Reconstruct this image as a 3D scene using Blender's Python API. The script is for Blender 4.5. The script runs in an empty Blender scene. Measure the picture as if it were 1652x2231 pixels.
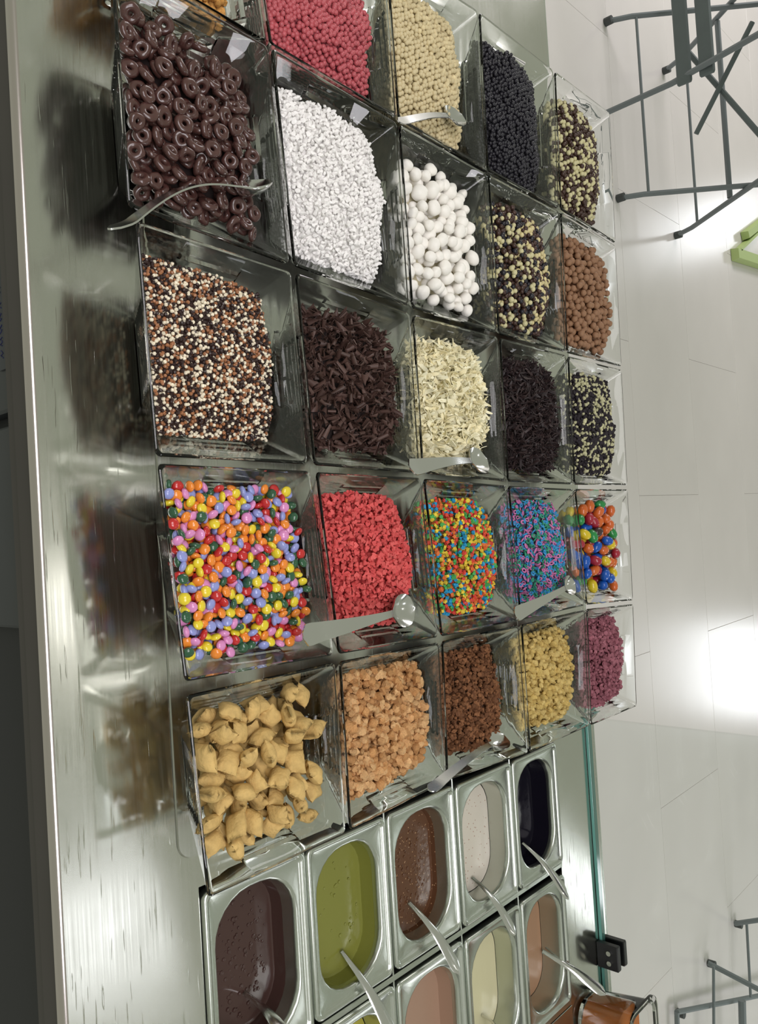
import bpy, math, random
import numpy as np
from mathutils import Matrix, Vector, Euler, noise as mnoise

random.seed(7)
rng = np.random.default_rng(11)
scene = bpy.context.scene
col = scene.collection

# ------------------------------------------------------------------ camera
W, H = 1652, 2231
FPX = 1800.0
CAM = np.array([0.3471490, -0.2947180, 0.5090672])
RC = np.array([[0.06141449995183834, 0.6676724119458683, 0.7419176568339994],
               [-0.9978225209333363, 0.02315857645409362, 0.061756757159531744],
               [0.02405152622822766, -0.7440949070266549, 0.667640841637992]])
cd = bpy.data.cameras.new('camera')
cam = bpy.data.objects.new('camera', cd)
col.objects.link(cam)
m4 = Matrix.Identity(4)
for i in range(3):
    for j in range(3):
        m4[j][i] = RC[i][j]
m4.translation = Vector(CAM)
cam.matrix_world = m4
cd.sensor_fit = 'VERTICAL'
cd.sensor_height = 36.0
cd.lens = FPX / H * 36.0
cd.clip_start = 0.01
scene.camera = cam

# ------------------------------------------------------------------ world, lamps, added fill panels, exposure
world = bpy.data.worlds.new('room_light')
scene.world = world
world.use_nodes = True
bg = world.node_tree.nodes['Background']
bg.inputs[0].default_value = (0.355, 0.37, 0.295, 1)
bg.inputs[1].default_value = 1.0


def area(name, loc, size, power, color=(1, 0.97, 0.93), look=None):
    l = bpy.data.lights.new(name, 'AREA')
    l.shape = 'RECTANGLE'
    l.size, l.size_y = size
    l.energy = power
    l.color = color
    o = bpy.data.objects.new(name, l)
    col.objects.link(o)
    o.location = loc
    d = Vector(look if look else (loc[0], loc[1], -1)) - Vector(loc)
    o.rotation_euler = d.to_track_quat('-Z', 'Y').to_euler()
    return o


area('lamp_or_fill', (-0.15, -0.75, 1.75), (0.9, 0.8), 15, (1, 0.95, 0.98))  # added fill panel behind the camera, brightens the bowl contents
area('lamp_or_fill', (0.95, -0.7, 1.75), (0.9, 0.8), 17, (0.98, 0.95, 1.0))  # second added fill behind the camera, kept out of the steel reflections
area('lamp_or_fill', (1.50, 0.98, 1.85), (0.12, 0.40), 0.85, (0.93, 0.94, 1.0))
area('lamp_or_fill', (0.52, 0.95, 1.85), (0.10, 0.25), 0.45, (1, 0.97, 0.92))
area('lamp_or_fill', (2.4, 3.85, 1.85), (0.25, 0.3), 2.2, (0.93, 0.95, 1.0))
area('lamp_or_fill', (-4.3, 3.4, 1.85), (1.5, 3.0), 150, (1.0, 0.95, 0.97))  # added fill far to the side, brightens the floor
area('lamp_or_fill', (5.4, 3.6, 1.85), (1.5, 3.0), 125, (0.98, 0.95, 1.0))  # added floor fill on the opposite side, not a room lamp
area('window_daylight', (2.5, 11.2, 1.75), (1.2, 0.9), 36, (0.92, 0.95, 1.0), (2.0, 3.0, -0.9))
area('window_daylight', (-3.6, 11.4, 1.75), (0.7, 0.8), 18, (0.92, 0.95, 1.0), (-1.0, 3.0, -0.9))
scene.view_settings.view_transform = 'Standard'
scene.view_settings.look = 'None'
scene.view_settings.gamma = 1
scene.view_settings.use_curve_mapping = False
scene.view_settings.exposure = 0.0
scene.cycles.sample_clamp_indirect = 4.0
scene.cycles.max_bounces = 14
scene.cycles.transmission_bounces = 12
scene.cycles.transparent_max_bounces = 8
scene.cycles.diffuse_bounces = 3
scene.cycles.glossy_bounces = 5
scene.cycles.caustics_reflective = False


# ------------------------------------------------------------------ helpers
def at(px, py, z):
    """world point at height z seen at photograph position (px, py)"""
    v = np.array([(px - W / 2) / FPX, -(py - H / 2) / FPX, -1.0])
    d = v @ RC
    t = (z - CAM[2]) / d[2]
    return CAM + t * d


def px_of(p):
    v = RC @ (np.array(p) - CAM)
    return W / 2 + FPX * v[0] / -v[2], H / 2 - FPX * v[1] / -v[2]


def tag(o, label=None, cat=None, group=None, kind=None):
    if label: o['label'] = label
    if cat: o['category'] = cat
    if group: o['group'] = group
    if kind: o['kind'] = kind
    return o


def link(name, mesh, parent=None):
    o = bpy.data.objects.new(name, mesh)
    col.objects.link(o)
    if parent: o.parent = parent
    return o


def empty(name, loc=(0, 0, 0)):
    o = bpy.data.objects.new(name, None)
    o.empty_display_size = 0.02
    o.location = loc
    col.objects.link(o)
    return o


def mesh_of(name, V, F, m=None, smooth=True, angle=None):
    me = bpy.data.meshes.new(name)
    me.from_pydata([tuple(map(float, v)) for v in V], [], [tuple(map(int, f)) for f in F])
    me.validate()
    if m: me.materials.append(m)
    if smooth:
        me.polygons.foreach_set('use_smooth', [True] * len(me.polygons))
        if angle: me.set_sharp_from_angle(angle=math.radians(angle))
    me.update()
    return me


def mobj(name, V, F, m, parent=None, smooth=True, angle=None):
    return link(name, mesh_of(name, V, F, m, smooth, angle), parent)


class MB:
    def __init__(s): s.V = []; s.F = []

    def add(s, V, F):
        o = len(s.V)
        s.V += [tuple(v) for v in V]
        s.F += [tuple(i + o for i in f) for f in F]

    def loops(s, L, cap0=False, cap1=False, closed=True):
        n = len(L[0]); o = len(s.V)
        for l in L: s.V += [tuple(v) for v in l]
        for a in range(len(L) - 1):
            for i in range(n if closed else n - 1):
                j = (i + 1) % n
                s.F.append((o + a * n + i, o + a * n + j, o + (a + 1) * n + j, o + (a + 1) * n + i))
        if cap0: s.F.append(tuple(o + i for i in reversed(range(n))))
        if cap1: s.F.append(tuple(o + (len(L) - 1) * n + i for i in range(n)))

    def box(s, a, b, bev=0.0):
        x0, y0, z0 = a; x1, y1, z1 = b
        e = bev
        if e:
            def r(x0, y0, x1, y1, z): return [(x0 + e, y0, z), (x1 - e, y0, z), (x1, y0 + e, z), (x1, y1 - e, z), (x1 - e, y1, z), (x0 + e, y1, z), (x0, y1 - e, z), (x0, y0 + e, z)]
            s.loops([r(x0 + e, y0 + e, x1 - e, y1 - e, z0), r(x0, y0, x1, y1, z0 + e), r(x0, y0, x1, y1, z1 - e), r(x0 + e, y0 + e, x1 - e, y1 - e, z1)], True, True)
        else:
            q = lambda z: [(x0, y0, z), (x1, y0, z), (x1, y1, z), (x0, y1, z)]
            s.loops([q(z0), q(z1)], True, True)

    def tube(s, pts, r, n=8, cap=True):
        pts = [Vector(p) for p in pts]
        rr = r if isinstance(r, (list, tuple)) else [r] * len(pts)
        L = []; ref = None
        for i, p in enumerate(pts):
            d = (pts[min(i + 1, len(pts) - 1)] - pts[max(i - 1, 0)]).normalized()
            if ref is None:
                ref = d.orthogonal().normalized()
            ref = (ref - d * ref.dot(d)).normalized()
            b = d.cross(ref)
            L.append([p + (ref * math.cos(2 * math.pi * k / n) + b * math.sin(2 * math.pi * k / n)) * rr[i] for k in range(n)])
        s.loops(L, cap, cap)

    def build(s, name, m, parent=None, smooth=True, angle=35):
        return mobj(name, s.V, s.F, m, parent, smooth, angle)


def rrect(cx, cy, hx, hy, r, z, n=6):
    P = []
    for (sx, sy, a0) in ((1, 1, 0), (-1, 1, 90), (-1, -1, 180), (1, -1, 270)):
        for k in range(n + 1):
            a = math.radians(a0 + 90 * k / n)
            P.append((cx + sx * (hx - r) + r * math.cos(a), cy + sy * (hy - r) + r * math.sin(a), z))
    return P


# ------------------------------------------------------------------ materials
def mat(name, base, rough=0.5, metal=0.0, spec=0.5, var=0.0, vscale=60, bump=0.0, bscale=200,
        trans=0.0, ior=1.45, coat=0.0, sss=0.0, attr=False, c2=None, aniso=0.0):
    m = bpy.data.materials.new(name)
    m.use_nodes = True
    nt = m.node_tree; N = nt.nodes; Lk = nt.links
    b = N['Principled BSDF']
    b.inputs['Base Color'].default_value = (*base, 1)
    b.inputs['Roughness'].default_value = rough
    b.inputs['Metallic'].default_value = metal
    b.inputs['Specular IOR Level'].default_value = spec
    b.inputs['IOR'].default_value = ior
    b.inputs['Transmission Weight'].default_value = trans
    b.inputs['Coat Weight'].default_value = coat
    b.inputs['Coat Roughness'].default_value = 0.08
    b.inputs['Anisotropic'].default_value = aniso
    if sss:
        b.inputs['Subsurface Weight'].default_value = sss
        b.inputs['Subsurface Radius'].default_value = (0.004, 0.003, 0.002)
        b.inputs['Subsurface Scale'].default_value = 1.0
    tc = N.new('ShaderNodeTexCoord')
    src = None
    if attr:
        a = N.new('ShaderNodeAttribute'); a.attribute_type = 'INSTANCER'; a.attribute_name = 'col'
        src = a.outputs['Color']
    if var or c2:
        nz = N.new('ShaderNodeTexNoise'); nz.inputs['Scale'].default_value = vscale; nz.inputs['Detail'].default_value = 4
        Lk.new(tc.outputs['Object'], nz.inputs['Vector'])
        if c2:
            rp = N.new('ShaderNodeValToRGB')
            rp.color_ramp.elements[0].position = 0.38; rp.color_ramp.elements[1].position = 0.62
            rp.color_ramp.elements[0].color = (*base, 1); rp.color_ramp.elements[1].color = (*c2, 1)
            Lk.new(nz.outputs['Fac'], rp.inputs['Fac']); src = rp.outputs['Color']
        else:
            mr = N.new('ShaderNodeMapRange')
            mr.inputs['From Min'].default_value = 0.3; mr.inputs['From Max'].default_value = 0.7
            mr.inputs['To Min'].default_value = 1 - var; mr.inputs['To Max'].default_value = 1 + var
            Lk.new(nz.outputs['Fac'], mr.inputs['Value'])
            mx = N.new('ShaderNodeMix'); mx.data_type = 'RGBA'; mx.blend_type = 'MULTIPLY'; mx.inputs['Factor'].default_value = 1
            if src is not None: Lk.new(src, mx.inputs['A'])
            else: mx.inputs['A'].default_value = (*base, 1)
            Lk.new(mr.outputs['Result'], mx.inputs['B']); src = mx.outputs['Result']
    if src is not None:
        Lk.new(src, b.inputs['Base Color'])
    if bump:
        nb = N.new('ShaderNodeTexNoise'); nb.inputs['Scale'].default_value = bscale; nb.inputs['Detail'].default_value = 5
        Lk.new(tc.outputs['Object'], nb.inputs['Vector'])
        bp = N.new('ShaderNodeBump'); bp.inputs['Strength'].default_value = bump; bp.inputs['Distance'].default_value = 0.001
        Lk.new(nb.outputs['Fac'], bp.inputs['Height']); Lk.new(bp.outputs['Normal'], b.inputs['Normal'])
    return m


def srgb(r, g, b):
    f = lambda c: ((c / 255 + 0.055) / 1.055) ** 2.4 if c > 10 else c / 255 / 12.92
    return (f(r), f(g), f(b))


M = {}
M['glass'] = mat('bowl_glass', (0.97, 0.985, 0.975), rough=0.0, trans=1.0, ior=1.47)
M['acrylic'] = mat('clear_acrylic', (0.97, 0.98, 0.97), rough=0.0, trans=1.0, ior=1.45)
M['spoon'] = mat('spoon_steel', (0.72, 0.72, 0.71), rough=0.16, metal=1.0, bump=0.05, bscale=900)
M['pan'] = mat('pan_steel', (0.60, 0.63, 0.58), rough=0.26, metal=1.0, bump=0.03, bscale=300)
M['edge'] = mat('edge_steel', (0.42, 0.39, 0.38), rough=0.3, metal=1.0)
M['front'] = mat('front_panel', srgb(60, 55, 53), rough=0.5, metal=0.0, var=0.1, vscale=8)
M['frontdark'] = mat('front_recess', srgb(34, 34, 38), rough=0.6)
M['drawer'] = mat('drawer_front', srgb(56, 58, 62), rough=0.5, var=0.08, vscale=12)
M['ink'] = mat('label_ink', srgb(30, 36, 90), rough=0.5)
M['paper'] = mat('label_paper', srgb(70, 72, 76), rough=0.7)
M['cable'] = mat('cable_white', srgb(200, 196, 188), rough=0.5)
M['black'] = mat('clamp_black', (0.02, 0.02, 0.022), rough=0.35)
M['chair'] = mat('painted_grey_steel', srgb(112, 120, 122), rough=0.45)
M['slat'] = mat('slat_grey', srgb(92, 102, 102), rough=0.5, var=0.05, vscale=20)
M['foot'] = mat('rubber_foot', srgb(70, 74, 74), rough=0.7)
M['green'] = mat('green_plastic', srgb(176, 196, 128), rough=0.5)


def brushed(name, base, rough, aniso):
    m = mat(name, base, rough=rough, metal=1.0)
    nt = m.node_tree; N = nt.nodes; Lk = nt.links; b = N['Principled BSDF']
    tc = [n for n in N if n.type == 'TEX_COORD'][0]
    tg = N.new('ShaderNodeTangent'); tg.direction_type = 'UV_MAP'; tg.uv_map = 'UVMap'
    Lk.new(tg.outputs[0], b.inputs['Tangent'])
    b.inputs['Anisotropic'].default_value = aniso
    # brushing along x, a few scratches, smudges
    mp = N.new('ShaderNodeMapping'); mp.inputs['Scale'].default_value = (6, 700, 1)
    nz = N.new('ShaderNodeTexNoise'); nz.inputs['Scale'].default_value = 1.0; nz.inputs['Detail'].default_value = 3
    Lk.new(tc.outputs['Object'], mp.inputs['Vector']); Lk.new(mp.outputs['Vector'], nz.inputs['Vector'])
    n2 = N.new('ShaderNodeTexNoise'); n2.inputs['Scale'].default_value = 14; n2.inputs['Detail'].default_value = 5
    Lk.new(tc.outputs['Object'], n2.inputs['Vector'])
    mm = N.new('ShaderNodeMath'); mm.operation = 'MULTIPLY_ADD'; mm.inputs[1].default_value = 0.15; mm.inputs[2].default_value = rough - 0.15
    ad = N.new('ShaderNodeMath'); ad.operation = 'ADD'
    Lk.new(nz.outputs['Fac'], ad.inputs[0]); Lk.new(n2.outputs['Fac'], ad.inputs[1])
    Lk.new(ad.outputs[0], mm.inputs[0]); Lk.new(mm.outputs[0], b.inputs['Roughness'])
    # scratches: thin bright lines from two stretched voronoi edges
    prev = None
    for ang, sc in ((0.55, (4, 90, 1)), (-0.9, (5, 130, 1)), (1.25, (7, 110, 1))):
        mp2 = N.new('ShaderNodeMapping'); mp2.inputs['Rotation'].default_value = (0, 0, ang); mp2.inputs['Scale'].default_value = sc
        Lk.new(tc.outputs['Object'], mp2.inputs['Vector'])
        vo = N.new('ShaderNodeTexNoise'); vo.inputs['Scale'].default_value = 3.0; vo.inputs['Detail'].default_value = 2
        Lk.new(mp2.outputs['Vector'], vo.inputs['Vector'])
        gt = N.new('ShaderNodeMapRange'); gt.inputs['From Min'].default_value = 0.69; gt.inputs['From Max'].default_value = 0.73
        Lk.new(vo.outputs['Fac'], gt.inputs['Value'])
        if prev is None: prev = gt.outputs[0]
        else:
            a2 = N.new('ShaderNodeMath'); a2.operation = 'MAXIMUM'
            Lk.new(prev, a2.inputs[0]); Lk.new(gt.outputs[0], a2.inputs[1]); prev = a2.outputs[0]
    bp = N.new('ShaderNodeBump'); bp.inputs['Strength'].default_value = 0.2; bp.inputs['Distance'].default_value = 0.0004
    Lk.new(prev, bp.inputs['Height']); Lk.new(bp.outputs['Normal'], b.inputs['Normal'])
    return m


M['counter'] = brushed('brushed_counter_steel', (0.66, 0.66, 0.62), 0.17, 0.86)
M['plate'] = brushed('brushed_plate_steel', (0.62, 0.62, 0.59), 0.2, 0.5)


def floor_mat():
    m = mat('floor_tile', srgb(226, 221, 219), rough=0.22, var=0.03, vscale=2.5, bump=0.02, bscale=6)
    m.node_tree.nodes['Principled BSDF'].inputs['Specular IOR Level'].default_value = 0.6
    return m


M['floor'] = floor_mat()
M['grout'] = mat('floor_joint', srgb(214, 210, 207), rough=0.6)


def pane_mat():
    m = bpy.data.materials.new('guard_glass'); m.use_nodes = True
    nt = m.node_tree; N = nt.nodes; N.remove(N['Principled BSDF'])
    out = N['Material Output']
    tr = N.new('ShaderNodeBsdfTransparent'); tr.inputs[0].default_value = (0.97, 0.985, 0.98, 1)
    gl = N.new('ShaderNodeBsdfGlossy'); gl.inputs['Roughness'].default_value = 0.02
    fr = N.new('ShaderNodeFresnel'); fr.inputs['IOR'].default_value = 1.25
    mx = N.new('ShaderNodeMixShader')
    nt.links.new(fr.outputs[0], mx.inputs[0]); nt.links.new(tr.outputs[0], mx.inputs[1]); nt.links.new(gl.outputs[0], mx.inputs[2])
    nt.links.new(mx.outputs[0], out.inputs['Surface'])
    return m


M['pane'] = pane_mat()
M['paneedge'] = mat('glass_edge_teal', srgb(120, 190, 178), rough=0.08, coat=1.0)

# ------------------------------------------------------------------ setting: floor, walls
FL = -0.87
b = MB(); b.box((-6, 0.0, FL - 0.05), (8, 12, FL - 0.003))
tag(b.build('floor', M['grout'], smooth=False), kind='structure')
floor = bpy.data.objects['floor']
TX, TY, G = 1.2, 0.6, 0.0012
tile = MB(); tile.box((0, 0, -0.01), (TX - G, TY - G, 0), 0.0006)
tme = mesh_of('floor_tile', tile.V, tile.F, M['floor'], False)
for i in range(-4, 6):
    for j in range(0, 19):
        x = i * TX + (j % 2) * TX / 2 + 0.27; y = 0.35 + j * TY
        if x > 6.6 or y > 11.3: continue
        o = link('tile', tme, floor); o.location = (x, y, FL)

M['wall'] = mat('wall_plaster', srgb(205, 205, 198), rough=0.8, var=0.03, vscale=3)
for nm, a, c_ in (('wall_back', (-6, 11.6, FL), (8, 11.7, 2.0)), ('wall_left', (-6.1, 0, FL), (-6, 11.6, 2.0)), ('wall_right', (8, 0, FL), (8.1, 11.6, 2.0))):
    b = MB(); b.box(a, c_); tag(b.build(nm, M['wall'], smooth=False), kind='structure')

# ------------------------------------------------------------------ counter
YN, YF = -0.047, 0.648      # near and far edges
X0, X1 = -0.75, 1.55
PX0, PX1, PY0, PY1 = 0.594, 1.345, 0.054, 0.552   # cut-out under the pans


def grid_top(rects, z, t):
    V = []; F = []
    for (a, b_, c_, d) in rects:
        n = len(V)
        V += [(a, c_, z), (b_, c_, z), (b_, d, z), (a, d, z), (a, c_, z - t), (b_, c_, z - t), (b_, d, z - t), (a, d, z - t)]
        F += [(n, n + 1, n + 2, n + 3), (n + 7, n + 6, n + 5, n + 4), (n, n + 4, n + 5, n + 1), (n + 1, n + 5, n + 6, n + 2), (n + 2, n + 6, n + 7, n + 3), (n + 3, n + 7, n + 4, n)]
    return V, F


def uv_xy(me):
    uv = me.uv_layers.new(name='UVMap')
    for l in me.loops:
        v = me.vertices[l.vertex_index].co
        uv.data[l.index].uv = (v.x, v.y)


counter = empty('counter', (0.4, 0.3, -0.87))
tag(counter, 'long brushed stainless steel counter under the glass bowls and sauce pans', 'counter')


def cpart(o):
    o.parent = counter; o.location = Vector(o.location) - Vector(counter.location); return o


V, F = grid_top([(X0, PX0, YN, YF), (PX1, X1, YN, YF), (PX0, PX1, YN, PY0), (PX0, PX1, PY1, YF)], 0, 0.012)
me = mesh_of('worktop', V, F, M['counter'], False); uv_xy(me)
cpart(link('worktop', me))
# rounded bright nosing and the skirt below it
b = MB()
arc = []
for k in range(9):
    a = math.pi / 2 * k / 8
    arc.append((YN - 0.004 * math.sin(a), -0.004 + 0.004 * math.cos(a)))
L = []
for x in (X0, X1):
    L.append([(x, y, z) for y, z in arc] + [(x, YN - 0.004, -0.007), (x, YN, -0.007)])
b.loops(L, True, True)
cpart(b.build('edge_nosing', mat('nosing_steel', (0.62, 0.56, 0.55), rough=0.2, metal=1.0), angle=60))
b = MB(); b.box((X0, YN - 0.001, -0.032), (X1, YN + 0.01, -0.0072), 0.0008)
cpart(b.build('skirt', M['front'], smooth=False))
b = MB(); b.box((X0, YN + 0.002, -0.047), (X1, YN + 0.012, -0.0335), 0.0008)
cpart(b.build('lower_rail', M['front'], smooth=False))
b = MB(); b.box((X0, YN + 0.03, -0.87), (X1, YF - 0.03, -0.075))
cpart(b.build('carcass', M['frontdark'], smooth=False))
for (a, c_) in ((-0.30, -0.01), (0.0, 0.245), (0.255, 0.40)):
    b = MB(); b.box((a, YN + 0.016, -0.30), (c_, YN + 0.03, -0.062), 0.002)
    d = cpart(b.build('drawer', M['drawer'], smooth=False))
# far trim and rear skirt
b = MB(); b.box((X0, YF, -0.87), (X1, YF + 0.004, 0.0), 0.0005)
cpart(b.build('rear_panel', M['pan'], smooth=False))

# small handwritten label on a drawer below the worktop
lb = MB(); lb.box((0.150, YN + 0.0145, -0.084), (0.215, YN + 0.0158, -0.058))
lab = lb.build('drawer_label', M['paper'], smooth=False)
tag(lab, 'small pale label with blue handwriting on a drawer below the counter edge', 'label')
wr = MB()
for r in range(3):
    z = -0.064 - 0.007 * r
    for k in range(6):
        x = 0.156 + 0.009 * k
        pts = [(x + 0.006 * t / 5, YN + 0.0143, z + 0.0022 * math.sin(t * 2.1 + k * 1.7 + r)) for t in range(6)]
        wr.tube(pts, 0.0004, 4)
wr.build('handwriting', M['ink'], lab)
# white cable hanging in the shade under the counter
b = MB()
p0 = at(-30, 62, -0.12); pts = [at(x, y, z) for x, y, z in ((-40, 60, -0.16), (0, 58, -0.13), (15, 50, -0.12), (26, 38, -0.11), (38, 15, -0.10), (50, -30, -0.10))]
pts = [(p[0], min(p[1], YN + 0.012), p[2]) for p in pts]
b.tube(pts, 0.003, 8)
tag(b.build('cable', M['cable']), 'white cable hanging in the dark gap below the counter edge', 'cable')

# thin cover plate under the bowls
cp = MB()
L = [rrect(0.2415, 0.30, 0.3295, 0.262, 0.012, z) for z in (0.0002, 0.0016)]
L[1] = rrect(0.2415, 0.30, 0.329, 0.2615, 0.012, 0.0018)
cp.loops(L, True, True)
me = mesh_of('cover_plate', cp.V, cp.F, M['plate'], False); uv_xy(me)
tag(link('cover_plate', me), 'thin brushed steel cover plate lying on the counter under the glass bowls', 'plate')
PZ = 0.0019

# ------------------------------------------------------------------ glass guard at the far edge
GY = 0.632
b = MB(); b.box((0.592, GY - 0.004, 0.0012), (1.5, GY + 0.004, 0.42))
g = empty('glass_guard', (0.4, GY, 0.0012))
tag(g, 'clear upright glass guard with a teal edge along the far side of the counter', 'glass screen')


def gpart(o, r):
    o.parent = r; o.location = Vector(o.location) - Vector(r.location); return o


gpart(b.build('pane', M['pane'], smooth=False), g)
b = MB(); b.box((0.592, GY - 0.0042, 0.0003), (1.5, GY + 0.0042, 0.0045), 0.0005)
gpart(b.build('pane_edge', M['paneedge'], smooth=False), g)
cl = empty('glass_clamp', (0.876, GY, 0.0002))
tag(cl, 'small black metal clamp gripping the foot of the glass guard', 'clamp')
b = MB()
b.box((0.862, GY - 0.0125, 0.0002), (0.892, GY - 0.0044, 0.028), 0.001)
gpart(b.build('jaw', M['black'], smooth=False), cl)
b = MB(); b.box((0.862, GY + 0.0044, 0.0002), (0.892, GY + 0.0125, 0.028), 0.001)
gpart(b.build('jaw', M['black'], smooth=False), cl)
for k in range(2):
    b = MB(); b.tube([(0.871 + 0.012 * k, GY - 0.0150, 0.017), (0.871 + 0.012 * k, GY - 0.0118, 0.017)], 0.003, 10)
    gpart(b.build('screw', M['spoon']), cl)

# ------------------------------------------------------------------ bowls
HB = 0.065          # rim height above the plate
BE = 0.47           # base half side / rim half side
TH = 0.045          # wall thickness in half-side units
RIM = dict(
A1=[(230, -260), (234, -115), (584, 92), (555, -100)],
A2=[(556, -100), (587, 93), (867, 260), (838, -110)],
A3=[(840, -110), (868, 261), (1062, 373), (1043, 21)],
A4=[(1044, 22), (1063, 373), (1220, 457), (1207, 151)],
A5=[(1209, 152), (1222, 457), (1343, 532), (1330, 244)],
B1=[(238, -108), (278, 452), (634, 580), (586, 98)],
B2=[(590, 98), (640, 581), (894, 671), (867, 265)],
B3=[(869, 266), (898, 674), (1085, 728), (1062, 376)],
B4=[(1064, 376), (1087, 729), (1234, 769), (1220, 459)],
B5=[(1222, 459), (1236, 770), (1356, 801), (1343, 534)],
C1=[(294, 475), (338, 997), (673, 1014), (636, 588)],
C2=[(643, 590), (684, 1016), (917, 1033), (895, 679)],
C3=[(899, 682), (921, 1033), (1104, 1051), (1086, 731)],
C4=[(1089, 733), (1107, 1051), (1249, 1058), (1235, 772)],
C5=[(1238, 773), (1252, 1058), (1369, 1059), (1356, 804)],
D1=[(342, 1006), (402, 1490), (730, 1430), (678, 1023)],
D2=[(688, 1025), (738, 1429), (957, 1391), (918, 1038)],
D3=[(923, 1040), (962, 1390), (1132, 1355), (1105, 1055)],
D4=[(1108, 1056), (1135, 1354), (1276, 1321), (1250, 1063)],
D5=[(1253, 1063), (1279, 1320), (1381, 1310), (1369, 1064)],
E1=[(404, 1513), (452, 1962), (756, 1817), (733, 1440)],
E2=[(739, 1439), (762, 1813), (972, 1706), (959, 1397)],
E3=[(963, 1395), (974, 1704), (1153, 1643), (1132, 1360)],
E4=[(1136, 1359), (1155, 1642), (1286, 1583), (1276, 1326)],
E5=[(1279, 1325), (1288, 1583), (1389, 1540), (1381, 1314)])


class Quad:
    def __init__(s, pts, z):
        q = [at(x, y, PZ + z)[:2] for x, y in pts]
        c = sum(q) / 4
        q = [c + (p - c) * (1 - 0.0012 / np.linalg.norm(p - c)) for p in q]
        s.q = np.array(q); s.c = c
        s.sx = (np.linalg.norm(s.q[1] - s.q[0]) + np.linalg.norm(s.q[2] - s.q[3])) / 4
        s.sy = (np.linalg.norm(s.q[2] - s.q[1]) + np.linalg.norm(s.q[3] - s.q[0])) / 4

    def __call__(s, u, v):     # local xy (relative to the centre)
        u = np.asarray(u, float); v = np.asarray(v, float)
        a = (1 - u) / 2; b_ = (1 + u) / 2; c_ = (1 - v) / 2; d = (1 + v) / 2
        nt, nb, fb, ft = s.q - s.c
        return (a * c_)[..., None] * nt + (b_ * c_)[..., None] * nb + (b_ * d)[..., None] * fb + (a * d)[..., None] * ft


def m_of(z): return BE + (1 - BE) * np.clip(z / HB, 0, 1.2)


def bowl_loop(Q, z, m, wp, rib, rnd=0.055):
    """perimeter loop at height z, half side m; central panel +-wp pushed in by rib"""
    pts = []
    r = min(rnd, m * 0.3)
    side = [(-wp, 0), (-wp + 0.03, rib), (0, rib), (wp - 0.03, rib), (wp, 0)]
    dirs = [((1, 0), (0, 1)), ((0, 1), (-1, 0)), ((-1, 0), (0, -1)), ((0, -1), (1, 0))]
    for k, (n, t) in enumerate(dirs):
        for s_, off in side:
            pts.append((n[0] * (m - off) + t[0] * s_, n[1] * (m - off) + t[1] * s_))
        # corner between this side and the next
        n2 = dirs[(k + 1) % 4][0]
        cx = (n[0] + n2[0]) * (m - r); cy = (n[1] + n2[1]) * (m - r)
        for j in range(5):
            a = math.pi / 2 * j / 4
            pts.append((cx + r * (n[0] * math.cos(a) + n2[0] * math.sin(a)), cy + r * (n[1] * math.cos(a) + n2[1] * math.sin(a))))
    P = Q([p[0] for p in pts], [p[1] for p in pts])
    return [(x, y, z) for x, y in P]


def make_bowl(key, content):
    Q = Quad(RIM[key], HB)
    mb = MB(); L = []
    wp = BE - 0.07
    L.append(bowl_loop(Q, 0.0, BE - 0.03, wp - 0.05, 0))
    L.append(bowl_loop(Q, 0.0015, BE, wp, 0))
    n = 8
    z0, z1 = 0.006, 0.056
    for k in range(n):
        za = z0 + (z1 - z0) * k / n; zb = z0 + (z1 - z0) * (k + 0.5) / n
        L.append(bowl_loop(Q, za, m_of(za), wp, 0.0))
        L.append(bowl_loop(Q, za + 0.0012, m_of(za + .0012), wp, 0.024))
        L.append(bowl_loop(Q, zb + 0.0012, m_of(zb + .0012), wp, 0.024))
    L.append(bowl_loop(Q, z1, m_of(z1), wp, 0.0))
    L.append(bowl_loop(Q, HB - 0.0015, m_of(HB) - 0.002, wp, 0.0))
    L.append(bowl_loop(Q, HB - 0.0004, m_of(HB) - 0.006, wp, 0.0))
    L.append(bowl_loop(Q, HB, m_of(HB) - 0.018, wp, 0.0))
    L.append(bowl_loop(Q, HB - 0.0004, m_of(HB) - TH + 0.012, wp, 0.0))
    L.append(bowl_loop(Q, HB - 0.002, m_of(HB) - TH, wp, 0.0))
    for z in (0.045, 0.025, 0.0075): L.append(bowl_loop(Q, z, m_of(z) - TH, wp, 0.0))
    L.append(bowl_loop(Q, 0.0055, m_of(0.006) - TH - 0.04, wp - 0.05, 0.0))
    mb.loops(L, True, True)
    o = mb.build('glass_bowl', M['glass'], angle=24)
    o.location = (Q.c[0], Q.c[1], PZ)
    tag(o, content, 'bowl', 'square glass topping bowls')
    return Q


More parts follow.
